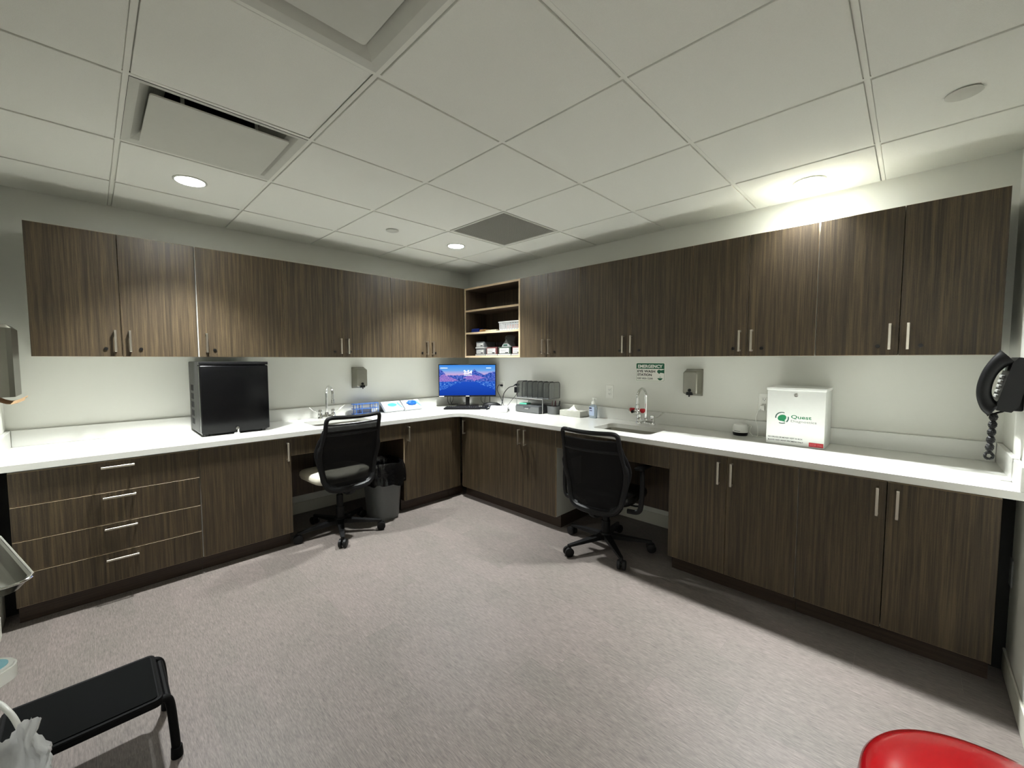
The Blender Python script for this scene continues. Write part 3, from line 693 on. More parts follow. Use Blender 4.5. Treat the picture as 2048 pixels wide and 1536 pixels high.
# ------------------------------------------------ waste bin with black liner
t = thing('waste_bin', 'grey plastic waste bin with a black liner beside the cream-seated chair', 'waste bin', (-1.425, -.565, 0))
def loft(rings, n=48, cap=True):
    q = MB(); v = []
    for hx, hy, z, e in rings:
        for k in range(n):
            a = 2 * PI * k / n; ca, sa = math.cos(a), math.sin(a)
            v.append((hx * math.copysign(abs(ca) ** e, ca), hy * math.copysign(abs(sa) ** e, sa), z))
    f = [(i * n + k, i * n + (k + 1) % n, (i + 1) * n + (k + 1) % n, (i + 1) * n + k) for i in range(len(rings) - 1) for k in range(n)]
    if cap: f.append(list(range(n))[::-1])
    return q.add(v, f)
loft([(.102, .12, 0, .55), (.108, .127, .02, .55), (.135, .16, .44, .55), (.139, .164, .445, .55), (.139, .164, .46, .55), (.132, .157, .46, .55), (.105, .125, .03, .55)]).build('bin_body', mat('grey_bin_plastic', sr(96, 98, 97), .45), t)
q = loft([(.10, .12, .2, .6), (.112, .13, .3, .6), (.124, .148, .44, .6), (.13, .155, .475, .6), (.14, .164, .482, .6), (.146, .168, .466, .6), (.147, .171, .43, .6), (.148, .173, .39, .6), (.15, .176, .34, .6), (.152, .178, .30, .6)], 72, False)
for i, v in enumerate(q.v):
    ring = i // 72; p = v.copy(); k = [0, .004, .004, .004, .006, .01, .012, .014, .018, .02][ring]
    nn = noise.noise(Vector((p.x * 28, p.y * 28, p.z * 12))) * 1.4 + .6 * noise.noise(Vector((p.x * 70, p.y * 70, p.z * 30)))
    d = Vector((p.x, p.y, 0)).normalized(); v += d * max(-.003, nn) * k * 1.1 + Vector((0, 0, (k * 2.2 * noise.noise(Vector((p.x * 16, p.y * 16, 3))) if ring > 2 else 0)))
q.build('bin_liner', mat('black_liner', sr(6, 6, 7), .2, bump=.8, bscale=50), t, ang=80)

# ------------------------------------------------ mini fridge
t = thing('mini_fridge', 'black mini fridge on the left counter with keys in its door lock', 'mini fridge', (-2.42, -.235, HC))
FB = mat('fridge_black', sr(14, 14, 16), .3, bump=.05, bscale=500); FS = mat('fridge_side', sr(44, 44, 43), .45, bump=.15, bscale=600)
fx = .1985
MB().rbox(-fx, fx, -.15, .2, .018, .492, .006, 2).build('cabinet_body', FS, t)
MB().rbox(-fx, fx, -.205, -.154, .018, .467, .008, 3).build('door', mat('fridge_door', sr(6, 6, 7), .22, spec=.25), t)
MB().rbox(-fx, fx, -.205, -.15, .471, .492, .004, 2).build('top_trim', FB, t)
q = MB()
for sx in (-1, 1):
    for y in (-.16, .17): q.cyl((sx * .165, y, 0), (sx * .165, y, .02), .016, n=12)
q.box(-.19, .19, -.17, .19, .008, .019); q.build('foot', FB, t)
q = MB()
for g in range(5):
    for k in range(8): q.box(-fx - .0008, -fx + .001, .03 + (k % 8) * .013, .036 + (k % 8) * .013, .06 + g * .058, .1 + g * .058)
q.build('side_vents', mat('vent_groove', sr(24, 24, 24), .6), t)
q = MB(); q.cyl((0, -.212, .038), (0, -.204, .038), .011, n=18); l_ = q.build('door_lock', CHROME, t)
q = MB(); q.box(-.0015, .0015, -.232, -.21, .033, .043).cyl((-.001, -.232, .036), (.001, -.232, .036), .009, n=12); q.box(-.024, .008, -.226, -.224, .003, .012).box(-.004, .004, -.224, -.222, .0, .03); q.build('keys', CHROME, t)
q = MB(); q.tube(smooth_path([(-2.205, -.05, HC + .16), (-2.15, -.03, HC + .165), (-2.12, -.03, HC + .14), (-2.118, -.03, HC + .06), (-2.14, -.03, HC + .035), (-2.2, -.05, HC + .04)], 6), .0022, 6)
tag(q.build('fridge_cord_loop', mat('grey_cord', sr(120, 120, 112), .5)), 'thin grey cord loop poking out right of the mini fridge', 'cord')

# ------------------------------------------------ computer
def screen_mat():
    m = bpy.data.materials.new('lit_screen'); m.use_nodes = True; nt = m.node_tree; N = nt.nodes; L = nt.links
    for n in list(N): N.remove(n)
    out = N.new('ShaderNodeOutputMaterial'); em = N.new('ShaderNodeEmission'); em.inputs[1].default_value = 1.0; L.new(em.outputs[0], out.inputs[0])
    tc = N.new('ShaderNodeTexCoord'); sep = N.new('ShaderNodeSeparateXYZ'); L.new(tc.outputs['Generated'], sep.inputs[0]); U, V = sep.outputs['X'], sep.outputs['Z']
    def mth(op, a, b=None, c=None):
        n = N.new('ShaderNodeMath'); n.operation = op
        for i, k in enumerate((a, b, c)):
            if k is None: continue
            if isinstance(k, (int, float)): n.inputs[i].default_value = k
            else: L.new(k, n.inputs[i])
        return n.outputs[0]
    def nz(sx, sy, det=4, off=0):
        cb = N.new('ShaderNodeCombineXYZ'); L.new(mth('MULTIPLY_ADD', U, sx, off), cb.inputs[0]); L.new(mth('MULTIPLY', V, sy), cb.inputs[1])
        n = N.new('ShaderNodeTexNoise'); n.inputs['Scale'].default_value = 1; n.inputs['Detail'].default_value = det; n.inputs['Roughness'].default_value = .65; L.new(cb.outputs[0], n.inputs['Vector']); return n.outputs['Fac']
    def ramp(fac, st):
        r = N.new('ShaderNodeValToRGB'); L.new(fac, r.inputs[0]); e = r.color_ramp.elements
        e[0].position, e[0].color = st[0]; e[1].position, e[1].color = st[-1]
        for p, c in st[1:-1]: k = e.new(p); k.color = c
        return r.outputs[0]
    def mix(f, a, b):
        n = N.new('ShaderNodeMix'); n.data_type = 'RGBA'; L.new(f, n.inputs['Factor']); L.new(a, n.inputs['A']); L.new(b, n.inputs['B']); return n.outputs['Result']
    sky = ramp(V, [(.62, sr(210, 160, 205)), (.72, sr(190, 175, 225)), (.82, sr(110, 170, 235)), (1, sr(60, 140, 235))])
    bump1 = ramp(U, [(0, (.87, .87, .87, 1)), (.04, (.84, .84, .84, 1)), (.12, (.66, .66, .66, 1)), (.3, (.66, .66, .66, 1)), (.42, (.67, .67, .67, 1)), (.55, (.7, .7, .7, 1)), (.62, (.86, .86, .86, 1)), (.68, (.77, .77, .77, 1)), (.8, (.67, .67, .67, 1)), (.9, (.75, .75, .75, 1)), (1, (.78, .78, .78, 1))])
    ridge = mth('MULTIPLY_ADD', mth('SUBTRACT', nz(18, 0, 5), .5), .12, bump1)
    mt = ramp(nz(30, 26, 5), [(.4, sr(28, 52, 138)), (.52, sr(66, 106, 205)), (.6, sr(120, 120, 205)), (.7, sr(160, 140, 212))])
    pink = ramp(nz(40, 40, 3, 5), [(.35, sr(92, 90, 185)), (.6, sr(176, 138, 214))])
    pk = mth('LESS_THAN', mth('ADD', mth('ABSOLUTE', mth('SUBTRACT', U, .08)), mth('MULTIPLY', mth('ABSOLUTE', mth('SUBTRACT', V, .5)), 1.1)), mth('MULTIPLY_ADD', nz(9, 9), .25, .1))
    pk2 = mth('LESS_THAN', mth('ADD', mth('MULTIPLY', mth('ABSOLUTE', mth('SUBTRACT', U, .62)), .55), mth('MULTIPLY', mth('ABSOLUTE', mth('SUBTRACT', V, .58)), 1.2)), mth('MULTIPLY_ADD', nz(11, 11), .14, .05))
    land = mix(mth('MAXIMUM', pk, pk2), mt, pink)
    col = mix(mth('LESS_THAN', V, ridge), sky, land)
    lake = ramp(mth('MULTIPLY_ADD', nz(6, 60, 3), .15, V), [(.05, sr(20, 60, 165)), (.5, sr(34, 82, 195)), (.6, sr(78, 108, 205))])
    ice = ramp(nz(26, 40, 5), [(.5, sr(30, 80, 190)), (.56, sr(84, 140, 230)), (.7, sr(140, 185, 245))])
    shore = mth('MULTIPLY_ADD', mth('ABSOLUTE', mth('SUBTRACT', U, .5)), -.75, mth('MULTIPLY_ADD', nz(10, 6), .22, .42))
    wat = mix(mth('LESS_THAN', V, shore), ice, lake)
    col = mix(mth('LESS_THAN', V, mth('MULTIPLY_ADD', nz(14, 0, 3, 9), .05, .43)), col, wat)
    L.new(col, em.inputs[0]); return m
t = thing('computer_monitor', 'wide black computer monitor showing a blue mountain lake lock screen in the corner', 'monitor', (-.285, -.32, HC), math.radians(-39.6))
mw, z0, z1 = .306, .107, .455
MB().rbox(-mw, mw, -.012, .016, z0, z1, .003, 2).build('bezel', BLACKP, t)
MB().box(-mw + .008, mw - .008, -.0128, -.012, z0 + .016, z1 - .008).build('screen', screen_mat(), t, smooth=False)
EW = mat('screen_text_white', (1, 1, 1, 1), .5, emit=(1, 1, 1, 1), es=1.1)
text('2:54', EW, t, -.04, -.0135, z0 + .245, .088, .038, bold=.004)
q = MB(); q.box(-.035, .045, -.0136, -.013, z0 + .229, z0 + .2335).box(-.285, -.21, -.0136, -.013, z0 + .305, z0 + .31).box(.2, .255, -.0136, -.013, z0 + .305, z0 + .31).box(-.3, -.25, -.0132, -.012, z0 + .003, z0 + .009); q.build('screen_caption', EW, t)
MB().box(-.018, .018, -.0125, -.012, z0 + .004, z0 + .01).build('bezel_badge', WHITEP, t)
q = MB(); q.rbox(-.022, .022, .02, .05, .01, .3, .004, 1); q.rbox(-.04, .04, .012, .03, .2, .3, .004, 1); q.build('stand_neck', BLACKP, t)
MB().rprism(-.12, .12, -.08, .1, 0, .012, .02).build('stand_base', BLACKP, t)

t = thing('keyboard', 'black computer keyboard lying on the corner counter in front of the monitor', 'keyboard', (-.435, -.475, HC), math.radians(-45.5))
KB = mat('key_black', sr(16, 16, 17), .7, spec=.25)
MB().rbox(-.22, .22, -.065, .065, 0, .016, .004, 2).build('case', BLACKP, t)
km = None
for r_ in range(5):
    for k in range(20):
        x = -.206 + k * .0212 + (.004 if k > 13 else 0)
        if x > .2: continue
        if km is None: km = MB().rbox(0, .018, 0, .0185, 0, .008, .002, 1).build('key', KB, t, (x, -.057 + r_ * .0225, .0145)).data
        else: link('key', km, t, (x, -.057 + r_ * .0225, .0145))

# cable tangle, black pouch and pieces behind the monitor
CB = mat('cable_black', sr(20, 20, 21), .45); CG = mat('cable_grey', sr(96, 100, 110), .5)
def cable(name, pts, r, m, lab, k=6):
    return tag(MB().tube(smooth_path(pts, k), r, 6).build(name, m), lab, 'cable')
z = HC + .0045
q = MB()
random.seed(3)
for k in (0, .35, .7, 5.0, 5.5, 6.0):
    a0 = Vector((-.45 + .03 * k, -.14 - .035 * k, 0)); pts = []
    x0, y0 = -.40 + k * .05, -.13 - k * .055
    pts = [(x0 + .03, y0 + .03, HC + .15), (x0 + random.uniform(-.01, .02), y0 + .01, HC + .07), (x0 + random.uniform(-.02, .05), y0 + .01, HC + .02), (min(x0 + .06, -.06), min(y0 + .02, -.04), z + .008), (min(x0 + .09, -.05), min(y0 + .03, -.04), z + .008)]
    q.tube(smooth_path(pts, 6), .0028, 6)
tag(q.build('monitor_cable_bundle', CB, kind='stuff'), 'tangled black cables hanging behind and below the monitor', 'cables')
cable('grey_cable', [(-.25, -.62, z + .012), (-.235, -.61, HC + .03), (-.22, -.62, HC + .02), (-.2, -.7, z), (-.14, -.68, z), (-.09, -.66, HC + .012), (-.045, -.65, HC + .02)], .0025, CG, 'loose grey cable looping on the counter right of the monitor stand')
cable('thin_black_cord', [(-.012, -.573, 1.045), (-.05, -.56, 1.05), (-.06, -.545, 1.0), (-.032, -.56, .93), (-.034, -.60, .87), (-.036, -.62, z)], .003, CB, 'thin black cord running down from the outlet beside the monitor')
MB_ = MB().cyl((-.008, -.573, 1.045), (-.03, -.571, 1.047), .011, n=12); tag(MB_.build('power_plug', CB), 'small black plug in the outlet beside the monitor', 'plug')
t = thing('cable_pouch', 'flat black round-topped pouch on the counter behind the monitor', 'pouch', (-.125, -.53, HC), math.radians(-45))
q = MB(); q.lathe([(.1, 0), (.105, .01), (.09, .03), (.06, .045), (1e-5, .048)], 28, sx=1, sy=.4); q.build('shell', BLACKP, t)
# adapter with cords on outlet 2
t = thing('power_adapter', 'black power adapter with a cord plugged in left of the mesh file sorter', 'power adapter', (-.0085, -.806, .982), -PI / 2)
MB().rbox(-.021, .021, -.038, 0, 0, .058, .004, 2).build('adapter_block', BLACKP, t)
t = thing('power_plug', 'black angled plug above the power adapter', 'plug', (-.0085, -.81, 1.052), -PI / 2)
MB().rbox(-.014, .02, -.03, 0, 0, .024, .005, 2).tube([(-.01, -.02, .012), (-.03, -.022, .008), (-.042, -.022, .0)], [.009, .006, .0045], 8).build('plug_body', BLACKP, t)
cable('thick_black_cord', [(-.032, -.77, 1.05), (-.06, -.72, 1.03), (-.09, -.68, .97), (-.12, -.69, .9), (-.17, -.72, .84), (-.2, -.74, z)], .0042, CB, 'thick black cord curving from the plug down to the counter')
cable('adapter_cord', [(-.03, -.81, .98), (-.04, -.80, .95), (-.07, -.77, .9), (-.13, -.76, .84), (-.18, -.77, z)], .0026, CB, 'thin black cord hanging from the power adapter')
t = thing('desk_reader', 'small white sloped desktop device on the counter left of the file sorter', 'device', (-.34, -.865, HC), math.radians(-52))
q = MB(); Mz = Matrix(((0, 0, 1, 0), (1, 0, 0, 0), (0, 1, 0, 0), (0, 0, 0, 1)))
q.prism([(-.065, .004), (-.06, .0), (.065, 0), (.07, .008), (.07, .042), (.062, .05), (.03, .05), (-.055, .026), (-.066, .016)], -.085, .085, M=Mz)
q.build('housing', mat('device_white', sr(206, 206, 204), .4), t)
MB().box(-.03, .03, .036, .05, .049, .0512).build('display_window', mat('grey_glass', sr(90, 92, 92), .2), t)
MB().cyl((.085, .02, .02), (.1, .02, .02), .014, n=14).build('knob', mat('grey_knob', sr(120, 122, 122), .4), t)
for i, (x, y, a, lab) in enumerate(((-.33, -.67, -.5, 'white paper slip on the counter right of the keyboard'),)):
    tag(MB().box(-.06, .06, -.04, .04, 0, .002, M=Matrix.Translation((x, y, HC)) @ Matrix.Rotation(a, 4, 'Z')).build('paper_slip', WHITEP), lab, 'paper')
q = MB(); q.tube(smooth_path([(-.41, -.76, HC + .018), (-.37, -.76, HC + .022), (-.31, -.75, HC + .022), (-.28, -.73, HC + .018)], 5), [.008] * 6 + [.016] * 10, 10)
tag(q.build('handheld_pen', BLACKP), 'small black handheld tool lying between the paper slip and the white device', 'tool')

# ------------------------------------------------ mesh organizer
WIRE = mat('dark_wire', sr(46, 46, 46), .4, .4); GMESH = mat('grey_mesh_metal', sr(104, 106, 106), .45, .5, bump=.6, bscale=500); SILV = mat('silver_wire', sr(165, 166, 164), .35, .7)
t = thing('wire_shelf', 'silver wire desk shelf riser carrying the file sorter', 'desk shelf', (-.115, -1.135, HC), -PI / 2)
q = MB()
for x in (-.165, .165):
    for y in (-.085, .085): q.cyl((x, y, 0), (x, y, .135), .0035, n=8)
q.tube([(-.165, -.085, .135), (.165, -.085, .135), (.165, .085, .135), (-.165, .085, .135)], .004, 8, True); q.build('frame', SILV, t)
q = MB()
for k in range(34):
    x = -.165 + k * .01; q.box(x - .0008, x + .0008, -.085, .085, .134, .1356)
for k in range(18):
    y = -.085 + k * .01; q.box(-.165, .165, y - .0008, y + .0008, .134, .1356)
q.build('mesh_top', WIRE, t, smooth=False, kind='stuff')
def gauze():
    m = bpy.data.materials.new('wire_gauze'); m.use_nodes = True; N = m.node_tree.nodes; L = m.node_tree.links; b = N['Principled BSDF']; b.inputs['Base Color'].default_value = sr(150, 152, 150); b.inputs['Metallic'].default_value = .3; b.inputs['Roughness'].default_value = .45
    tc = N.new('ShaderNodeTexCoord'); sep = N.new('ShaderNodeSeparateXYZ'); L.new(tc.outputs['Object'], sep.inputs[0]); s = []
    for ax in ('Y', 'Z'):
        k = N.new('ShaderNodeMath'); k.operation = 'MULTIPLY'; k.inputs[1].default_value = 400; L.new(sep.outputs[ax], k.inputs[0])
        f = N.new('ShaderNodeMath'); f.operation = 'FRACT'; L.new(k.outputs[0], f.inputs[0])
        g = N.new('ShaderNodeMath'); g.operation = 'GREATER_THAN'; g.inputs[1].default_value = .32; L.new(f.outputs[0], g.inputs[0]); s.append(g)
    mu = N.new('ShaderNodeMath'); mu.operation = 'MULTIPLY'; L.new(s[0].outputs[0], mu.inputs[0]); L.new(s[1].outputs[0], mu.inputs[1])
    tr = N.new('ShaderNodeBsdfTransparent'); mx = N.new('ShaderNodeMixShader'); L.new(mu.outputs[0], mx.inputs[0]); L.new(b.outputs[0], mx.inputs[1]); L.new(tr.outputs[0], mx.inputs[2]); L.new(mx.outputs[0], N['Material Output'].inputs[0]); return m
GZ = gauze()
t = thing('file_sorter', 'black wire mesh file sorter with seven upright dividers on the desk shelf', 'file sorter', (-.115, -1.17, HC + .14), -PI / 2)
MB().rbox(-.205, .205, -.08, .08, 0, .004, .001, 1).build('tray', GMESH, t)
for k in range(7):
    x = -.2 + k * .4 / 6
    p = [(x, -.08, .004), (x, -.08, .13), (x, -.075, .147), (x, -.06, .154), (x, .06, .154), (x, .075, .147), (x, .08, .13), (x, .08, .004)]
    dv = MB().tube(p, .0032, 8).build('divider_wire', WIRE, t)
    MB().box(x - .0004, x + .0004, -.078, .078, .004, .15).build('divider_mesh', GZ, dv, smooth=False)
t = thing('storage_box', 'dark grey mesh pull-out drawer under the desk shelf', 'drawer box', (-.125, -1.13, HC), -PI / 2)
MB().rbox(-.15, .15, -.1, .08, 0, .07, .008, 2).build('drawer_box', mat('dark_grey_metal', sr(74, 76, 78), .4, .3), t)
MB().prism([(-.148, .004), (.148, .004), (.148, .058), (.05, .058), (.035, .04), (-.035, .04), (-.05, .058), (-.148, .058)], 0, .004, M=Matrix(((1, 0, 0, 0), (0, 0, -1, -.101), (0, 1, 0, 0), (0, 0, 0, 1)))).build('drawer_front', GMESH, t)
MB().box(-.025, .025, -.108, -.101, .036, .044).build('pull_tab', SILV, t)
tag(MB().rbox(-.04, .04, -.04, .04, 0, .012, .001, 1, M=Matrix.Translation((-.15, -1.035, HC + .071)) @ Matrix.Rotation(.2, 4, 'Z')).build('sticky_note_pad', mat('mint_paper', sr(92, 190, 158), .7)), 'mint green sticky note pad on top of the desk drawer', 'note pad')
t = thing('pen_cup', 'dark grey rounded mesh pen cup right of the desk shelf', 'pen cup', (-.125, -1.372, HC), -PI / 2)
loft([(.05, .045, 0, .6), (.052, .047, .005, .6), (.056, .05, .075, .6), (.052, .047, .075, .6), (.048, .042, .01, .6)], 32).build('cup', GMESH, t)
for i, (dx, c, lab) in enumerate(((.0, sr(60, 22, 30), 'dark red marker standing in the pen cup, nearest the wall'), (.02, sr(30, 30, 34), 'black marker standing in the pen cup'), (-.015, sr(92, 70, 68), 'brownish marker standing in the pen cup'))):
    m = MB().tube([(-.125 + dx, -1.385 - dx, HC + .012), (-.122 + dx * 1.3, -1.39 - dx * 1.4, HC + .105), (-.12 + dx * 1.3, -1.39 - dx * 1.4, HC + .125)], [.007, .007, .004], 10).build('marker', mat('marker_%d' % i, c, .4)); tag(m, lab, 'marker', 'markers in the pen cup')

# tissue box
t = thing('tissue_box', 'low grey-white tissue box with a tissue standing up on the right counter', 'tissue box', (-.095, -1.575, HC), -PI / 2)
q = MB(); q.rbox(-.112, .112, -.06, .06, 0, .05, .002, 1); q.build('carton', mat('carton_grey', sr(178, 178, 168), .6, var=.1, vscale=60), t)
q = MB(); v = []; n = 14
for i in range(n):
    u = i / (n - 1); x = -.072 + .144 * u; hgt = .052 * (1 - abs(2 * u - 1) ** 1.2); wob = .008 * math.sin(u * 14)
    v += [(x, -.022 + wob, .0505), (x * .8, -.008 + wob, .0505 + hgt * .6), (x * .3, wob * .6, .0505 + hgt), (x * .8, .01 + wob, .0505 + hgt * .55), (x, .02 + wob, .0505)]
q.add(v, [(i * 5 + j, (i + 1) * 5 + j, (i + 1) * 5 + j + 1, i * 5 + j + 1) for i in range(n - 1) for j in range(4)]).build('tissue', mat('tissue_white', sr(240, 238, 228), .9), t, ang=50)
text('tissue', GRL, t, -.107, -.061, .008, .028, .007) if False else None

# sanitizer
t = thing('hand_sanitizer', 'clear blue hand sanitizer pump bottle right of the tissue box', 'bottle', (-.085, -1.775, HC), -PI / 2)
GEL = mat('blue_gel', sr(206, 218, 230), .08, trans=.88, ior=1.35)
loft([(.034, .022, 0, .8), (.037, .025, .006, .8), (.037, .025, .09, .8), (.03, .021, .108, .9), (.013, .013, .116, 1), (.013, .013, .122, 1), (.0001, .0001, .122, 1)], 32).build('bottle_body', GEL, t)
MB().lathe([(.016, .118), (.016, .14), (.008, .145), (.0045, .146), (.0045, .165), (.012, .166), (.012, .172), (1e-5, .173)], 20).tube([(0, 0, .169), (.02, -.004, .17), (.034, -.006, .167), (.037, -.007, .16)], .004, 8).build('pump', WHITEP, t)
MB().prism(rrect(-.025, .025, .022, .098, .004), 0, .0008, M=Matrix(((1, 0, 0, 0), (0, 0, -1, -.0245), (0, 1, 0, 0), (0, 0, 0, 1)))).build('front_label', mat('label_clear_blue', sr(176, 190, 214), .3), t)
MB().box(-.024, .0, -.0262, -.0252, .08, .092).box(-.02, .004, -.0262, -.0252, .062, .068).build('label_print', mat('navy_print', sr(50, 40, 76), .4), t)

# round white device with cable
t = thing('round_device', 'small round white device with a black base on the right counter', 'device', (-.095, -2.932, HC), -PI / 2)
MB().lathe([(.040, 0), (.043, .004), (.0455, .022)], 36).build('black_base', BLACKP, t)
MB().lathe([(.0455, .022), (.0465, .03), (.0455, .05), (.041, .068), (.037, .073), (.034, .072)], 36).build('body', mat('grey_white_plastic', sr(222, 222, 216), .4), t)
MB().lathe([(.034, .0715), (.03, .069), (1e-5, .068)], 30).build('top_plate', BLACKP, t)
q = MB()
for k in range(11):
    a = -PI / 2 - .55 + k * .075; q.box(-.0016, .0016, -.0005, .0003, .03, .034, M=Matrix.Rotation(a + PI / 2, 4, 'Z') @ Matrix.Translation((0, -.0468, 0)))
q.build('print_marks', GRL, t)
t = thing('white_charger', 'white charger block in the outlet beside the specimen box', 'charger', (-.008, -3.04, 1.0), -PI / 2)
MB().rbox(-.014, .014, -.03, 0, -.012, .022, .004, 2).build('charger_block', WHITEP, t)
cable('white_charging_cable', [(-.038, -3.035, .995), (-.05, -3.02, .985), (-.05, -3.01, .93), (-.045, -3.02, .88), (-.08, -3.03, z), (-.12, -3.02, z), (-.1, -2.99, HC + .03), (-.05, -2.985, HC + .06), (-.04, -2.965, HC + .055), (-.05, -2.96, HC + .01), (-.08, -2.99, z)], .0022, WHITEP, 'thin white cable looping between the charger and the round device')
cable('white_cable_end', [(-.1, -2.99, z), (-.12, -3.04, z), (-.1, -3.09, z + .002)], .0022, WHITEP, 'white cable end running to the specimen box')

# specimen box
t = thing('specimen_lock_box', 'white metal specimen lock box with a green company logo on the right counter', 'lock box', (-.14, -3.2595, HC), -PI / 2)
BXW = mat('white_enamel', sr(232, 234, 230), .3)
MB().rbox(-.142, .142, -.118, .118, 0, .326, .003, 2).build('box_body', BXW, t)
MB().rbox(-.1455, .1455, -.122, .1185, .322, .34, .003, 2).build('lid', BXW, t)
MB().lathe([(.0105, 0), (.0105, .003), (.007, .004), (1e-5, .004)], 20, M=Matrix.Translation((.003, -.118, .297)) @ Matrix.Rotation(PI / 2, 4, 'X')).build('lid_lock', CHROME, t)
GQ = mat('logo_green', sr(24, 122, 78), .4); DGQ = mat('logo_dark', sr(46, 84, 76), .4)
def arc(cx, cz, ro, ri, a0, a1, n=14, ox=0, oz=0):
    o = [(cx + ro * math.cos(math.radians(a0 + (a1 - a0) * k / n)), cz + ro * math.sin(math.radians(a0 + (a1 - a0) * k / n))) for k in range(n + 1)]
    i_ = [(cx + ox + ri * math.cos(math.radians(a0 + (a1 - a0) * k / n)), cz + oz + ri * math.sin(math.radians(a0 + (a1 - a0) * k / n))) for k in range(n + 1)]
    return o + i_[::-1]
q = MB(); lx, lz = -.063, .159
flat(q, [(lx + .023 * math.cos(a) * math.cos(.5) - .018 * math.sin(a) * math.sin(.5), lz + .023 * math.cos(a) * math.sin(.5) + .018 * math.sin(a) * math.cos(.5)) for a in [2 * PI * k / 24 for k in range(24)]], -.1181)
flat(q, [(lx - .002, lz - .012), (lx + .014, lz - .014), (lx + .018, lz - .022), (lx + .002, lz - .02)], -.1183, .0006)
q.build('logo_disc', GQ, t)
q = MB(); flat(q, arc(lx, lz, .035, .031, 70, 185, ox=.002, oz=-.001), -.1181); flat(q, arc(lx, lz, .035, .031, 245, 300, ox=-.001, oz=.001), -.1181); flat(q, arc(lx, lz, .035, .03, 315, 375, ox=-.001, oz=.001), -.1181); q.build('logo_ring', DGQ, t)
text('Quest', GQ, t, -.018, -.1183, .156, .098, .024, bold=.015)
text('Diagnostics', GRL, t, -.018, -.1183, .134, .122, .017)
text('NO DRUGS OR MONEY KEPT IN BOX', INK, t, -.131, -.1183, .038, .172, .008, bold=.01)
text('BLOOD AND URINE SPECIMENS ONLY', INK, t, -.131, -.1183, .02, .176, .008, bold=.01)
MB().rbox(.072, .139, -.1195, -.118, .006, .03, .0005, 1).build('red_sticker', mat('red_sticker', sr(186, 30, 44), .4), t, label='red rectangular sticker')
text('DGR 226', mat('pale_red', sr(226, 120, 124), .4), t, .078, -.1197, .012, .054, .011)

# glove boxes, tray rack
t0 = Matrix.Rotation(math.radians(0), 4, 'X')
GW = mat('glove_box_white', sr(204, 208, 212), .5); GBL = mat('glove_blue', sr(58, 150, 200), .45); GBD = mat('glove_dark_blue', sr(24, 92, 170), .45)
def glovebox(x, lab, pile):
    t = thing('glove_box', lab, 'glove box', (x, -.03, HC), math.radians(2), 'glove boxes on the left counter')
    M = Matrix.Translation((0, -.135, .0)) @ Matrix.Rotation(math.radians(48), 4, 'X')
    M = Matrix.Translation((0, -.145, .022)) @ Matrix.Rotation(math.radians(40), 4, 'X')
    MB().rbox(-.103, .103, 0, .118, -.03, 0, .002, 1, M=M).build('carton', GW, t)
    q = MB(); el = [(-.002 + .05 * math.cos(a), .068 + .024 * math.sin(a)) for a in [2 * PI * k / 24 for k in range(24)]]
    q.prism(el, .0002, .001, M=M); q.build('opening_print', GBL, t)
    q = MB(); q.prism([(.05, .075), (.066, .105), (.072, .102), (.098, .02), (.09, .018), (.075, .03)], .0002, .001, M=M); q.build('print_stripe', mat('pale_blue_print', sr(96, 160, 190), .5), t)
    MB().box(.045, .056, .012, .023, .0003, .0012, M=M).build('print_mark', GRL, t)
    if pile:
        q = MB(); v = []; n = 26
        for i, (r_, z_) in enumerate([(.052, .001), (.056, .008), (.044, .02), (.022, .028), (1e-4, .03)]):
            for k in range(n):
                a = 2 * PI * k / n; nn = 1 + .3 * noise.noise(Vector((math.cos(a) * 2.5, math.sin(a) * 2.5, i * .9))); v.append((-.002 + r_ * math.cos(a) * nn, .068 + r_ * .52 * math.sin(a) * nn, z_ * nn))
        q.add(v, [(i * n + k, i * n + (k + 1) % n, (i + 1) * n + (k + 1) % n, (i + 1) * n + k) for i in range(4) for k in range(n)], M=M).build('glove_tuft', GBD, t, label='bunched blue gloves')
    MB().box(-.1, .1, -.115, -.02, 0, .004).box(-.1, .1, -.03, -.02, .004, .075).build('prop', mat('grey_prop', sr(120, 124, 128), .5), t)
glovebox(-1.072, 'white glove box with a plain blue oval opening, nearer the blue rack', False)
glovebox(-.858, 'white glove box with bunched blue gloves, nearer the monitor', True)
t = thing('tube_rack', 'translucent blue three-tier test tube rack beside the glove boxes', 'rack', (-1.33, -.09, HC), math.radians(2))
BL = mat('clear_blue_acrylic', sr(70, 120, 200), .15, trans=.35)
for z_ in (.004, .05, .094): MB().rbox(-.12, .12, -.035, .035, z_, z_ + .006, .001, 1).build('tier', BL, t)
for x in (-.1, -.045, .065, .115):
    for y in (-.028, .028): MB().cyl((x, y, 0), (x, y, .102), .0035, n=8).build('post', BL, t)

# ------------------------------------------------ things on the open shelves
def zsh(k): return ZU0 + .0198 + [0, .245, .478][k]
tag(MB().rbox(-.24, -.16, -.45, -.335, zsh(1), zsh(1) + .042, .004, 2).build('blue_box', mat('royal_blue', sr(22, 44, 130), .5)), 'small royal blue box at the left of the middle shelf', 'box')
tag(MB().rbox(-.235, -.165, -.555, -.455, zsh(1), zsh(1) + .03, .008, 2).build('tan_pouch', mat('tan_pouch', sr(150, 112, 66), .7)), 'tan packet beside the blue box on the middle shelf', 'packet')
tag(MB().rbox(-.25, -.21, -.73, -.57, zsh(1), zsh(1) + .018, .006, 2).build('pale_case', mat('pale_case', sr(190, 184, 160), .5)), 'slim pale case lying beside the white basket', 'case')
t = thing('slotted_basket', 'white slotted plastic basket at the right of the middle shelf', 'basket', (-.17, -.925, zsh(1)), -PI / 2)
q = MB(); hx, hy, hh = .135, .085, .088
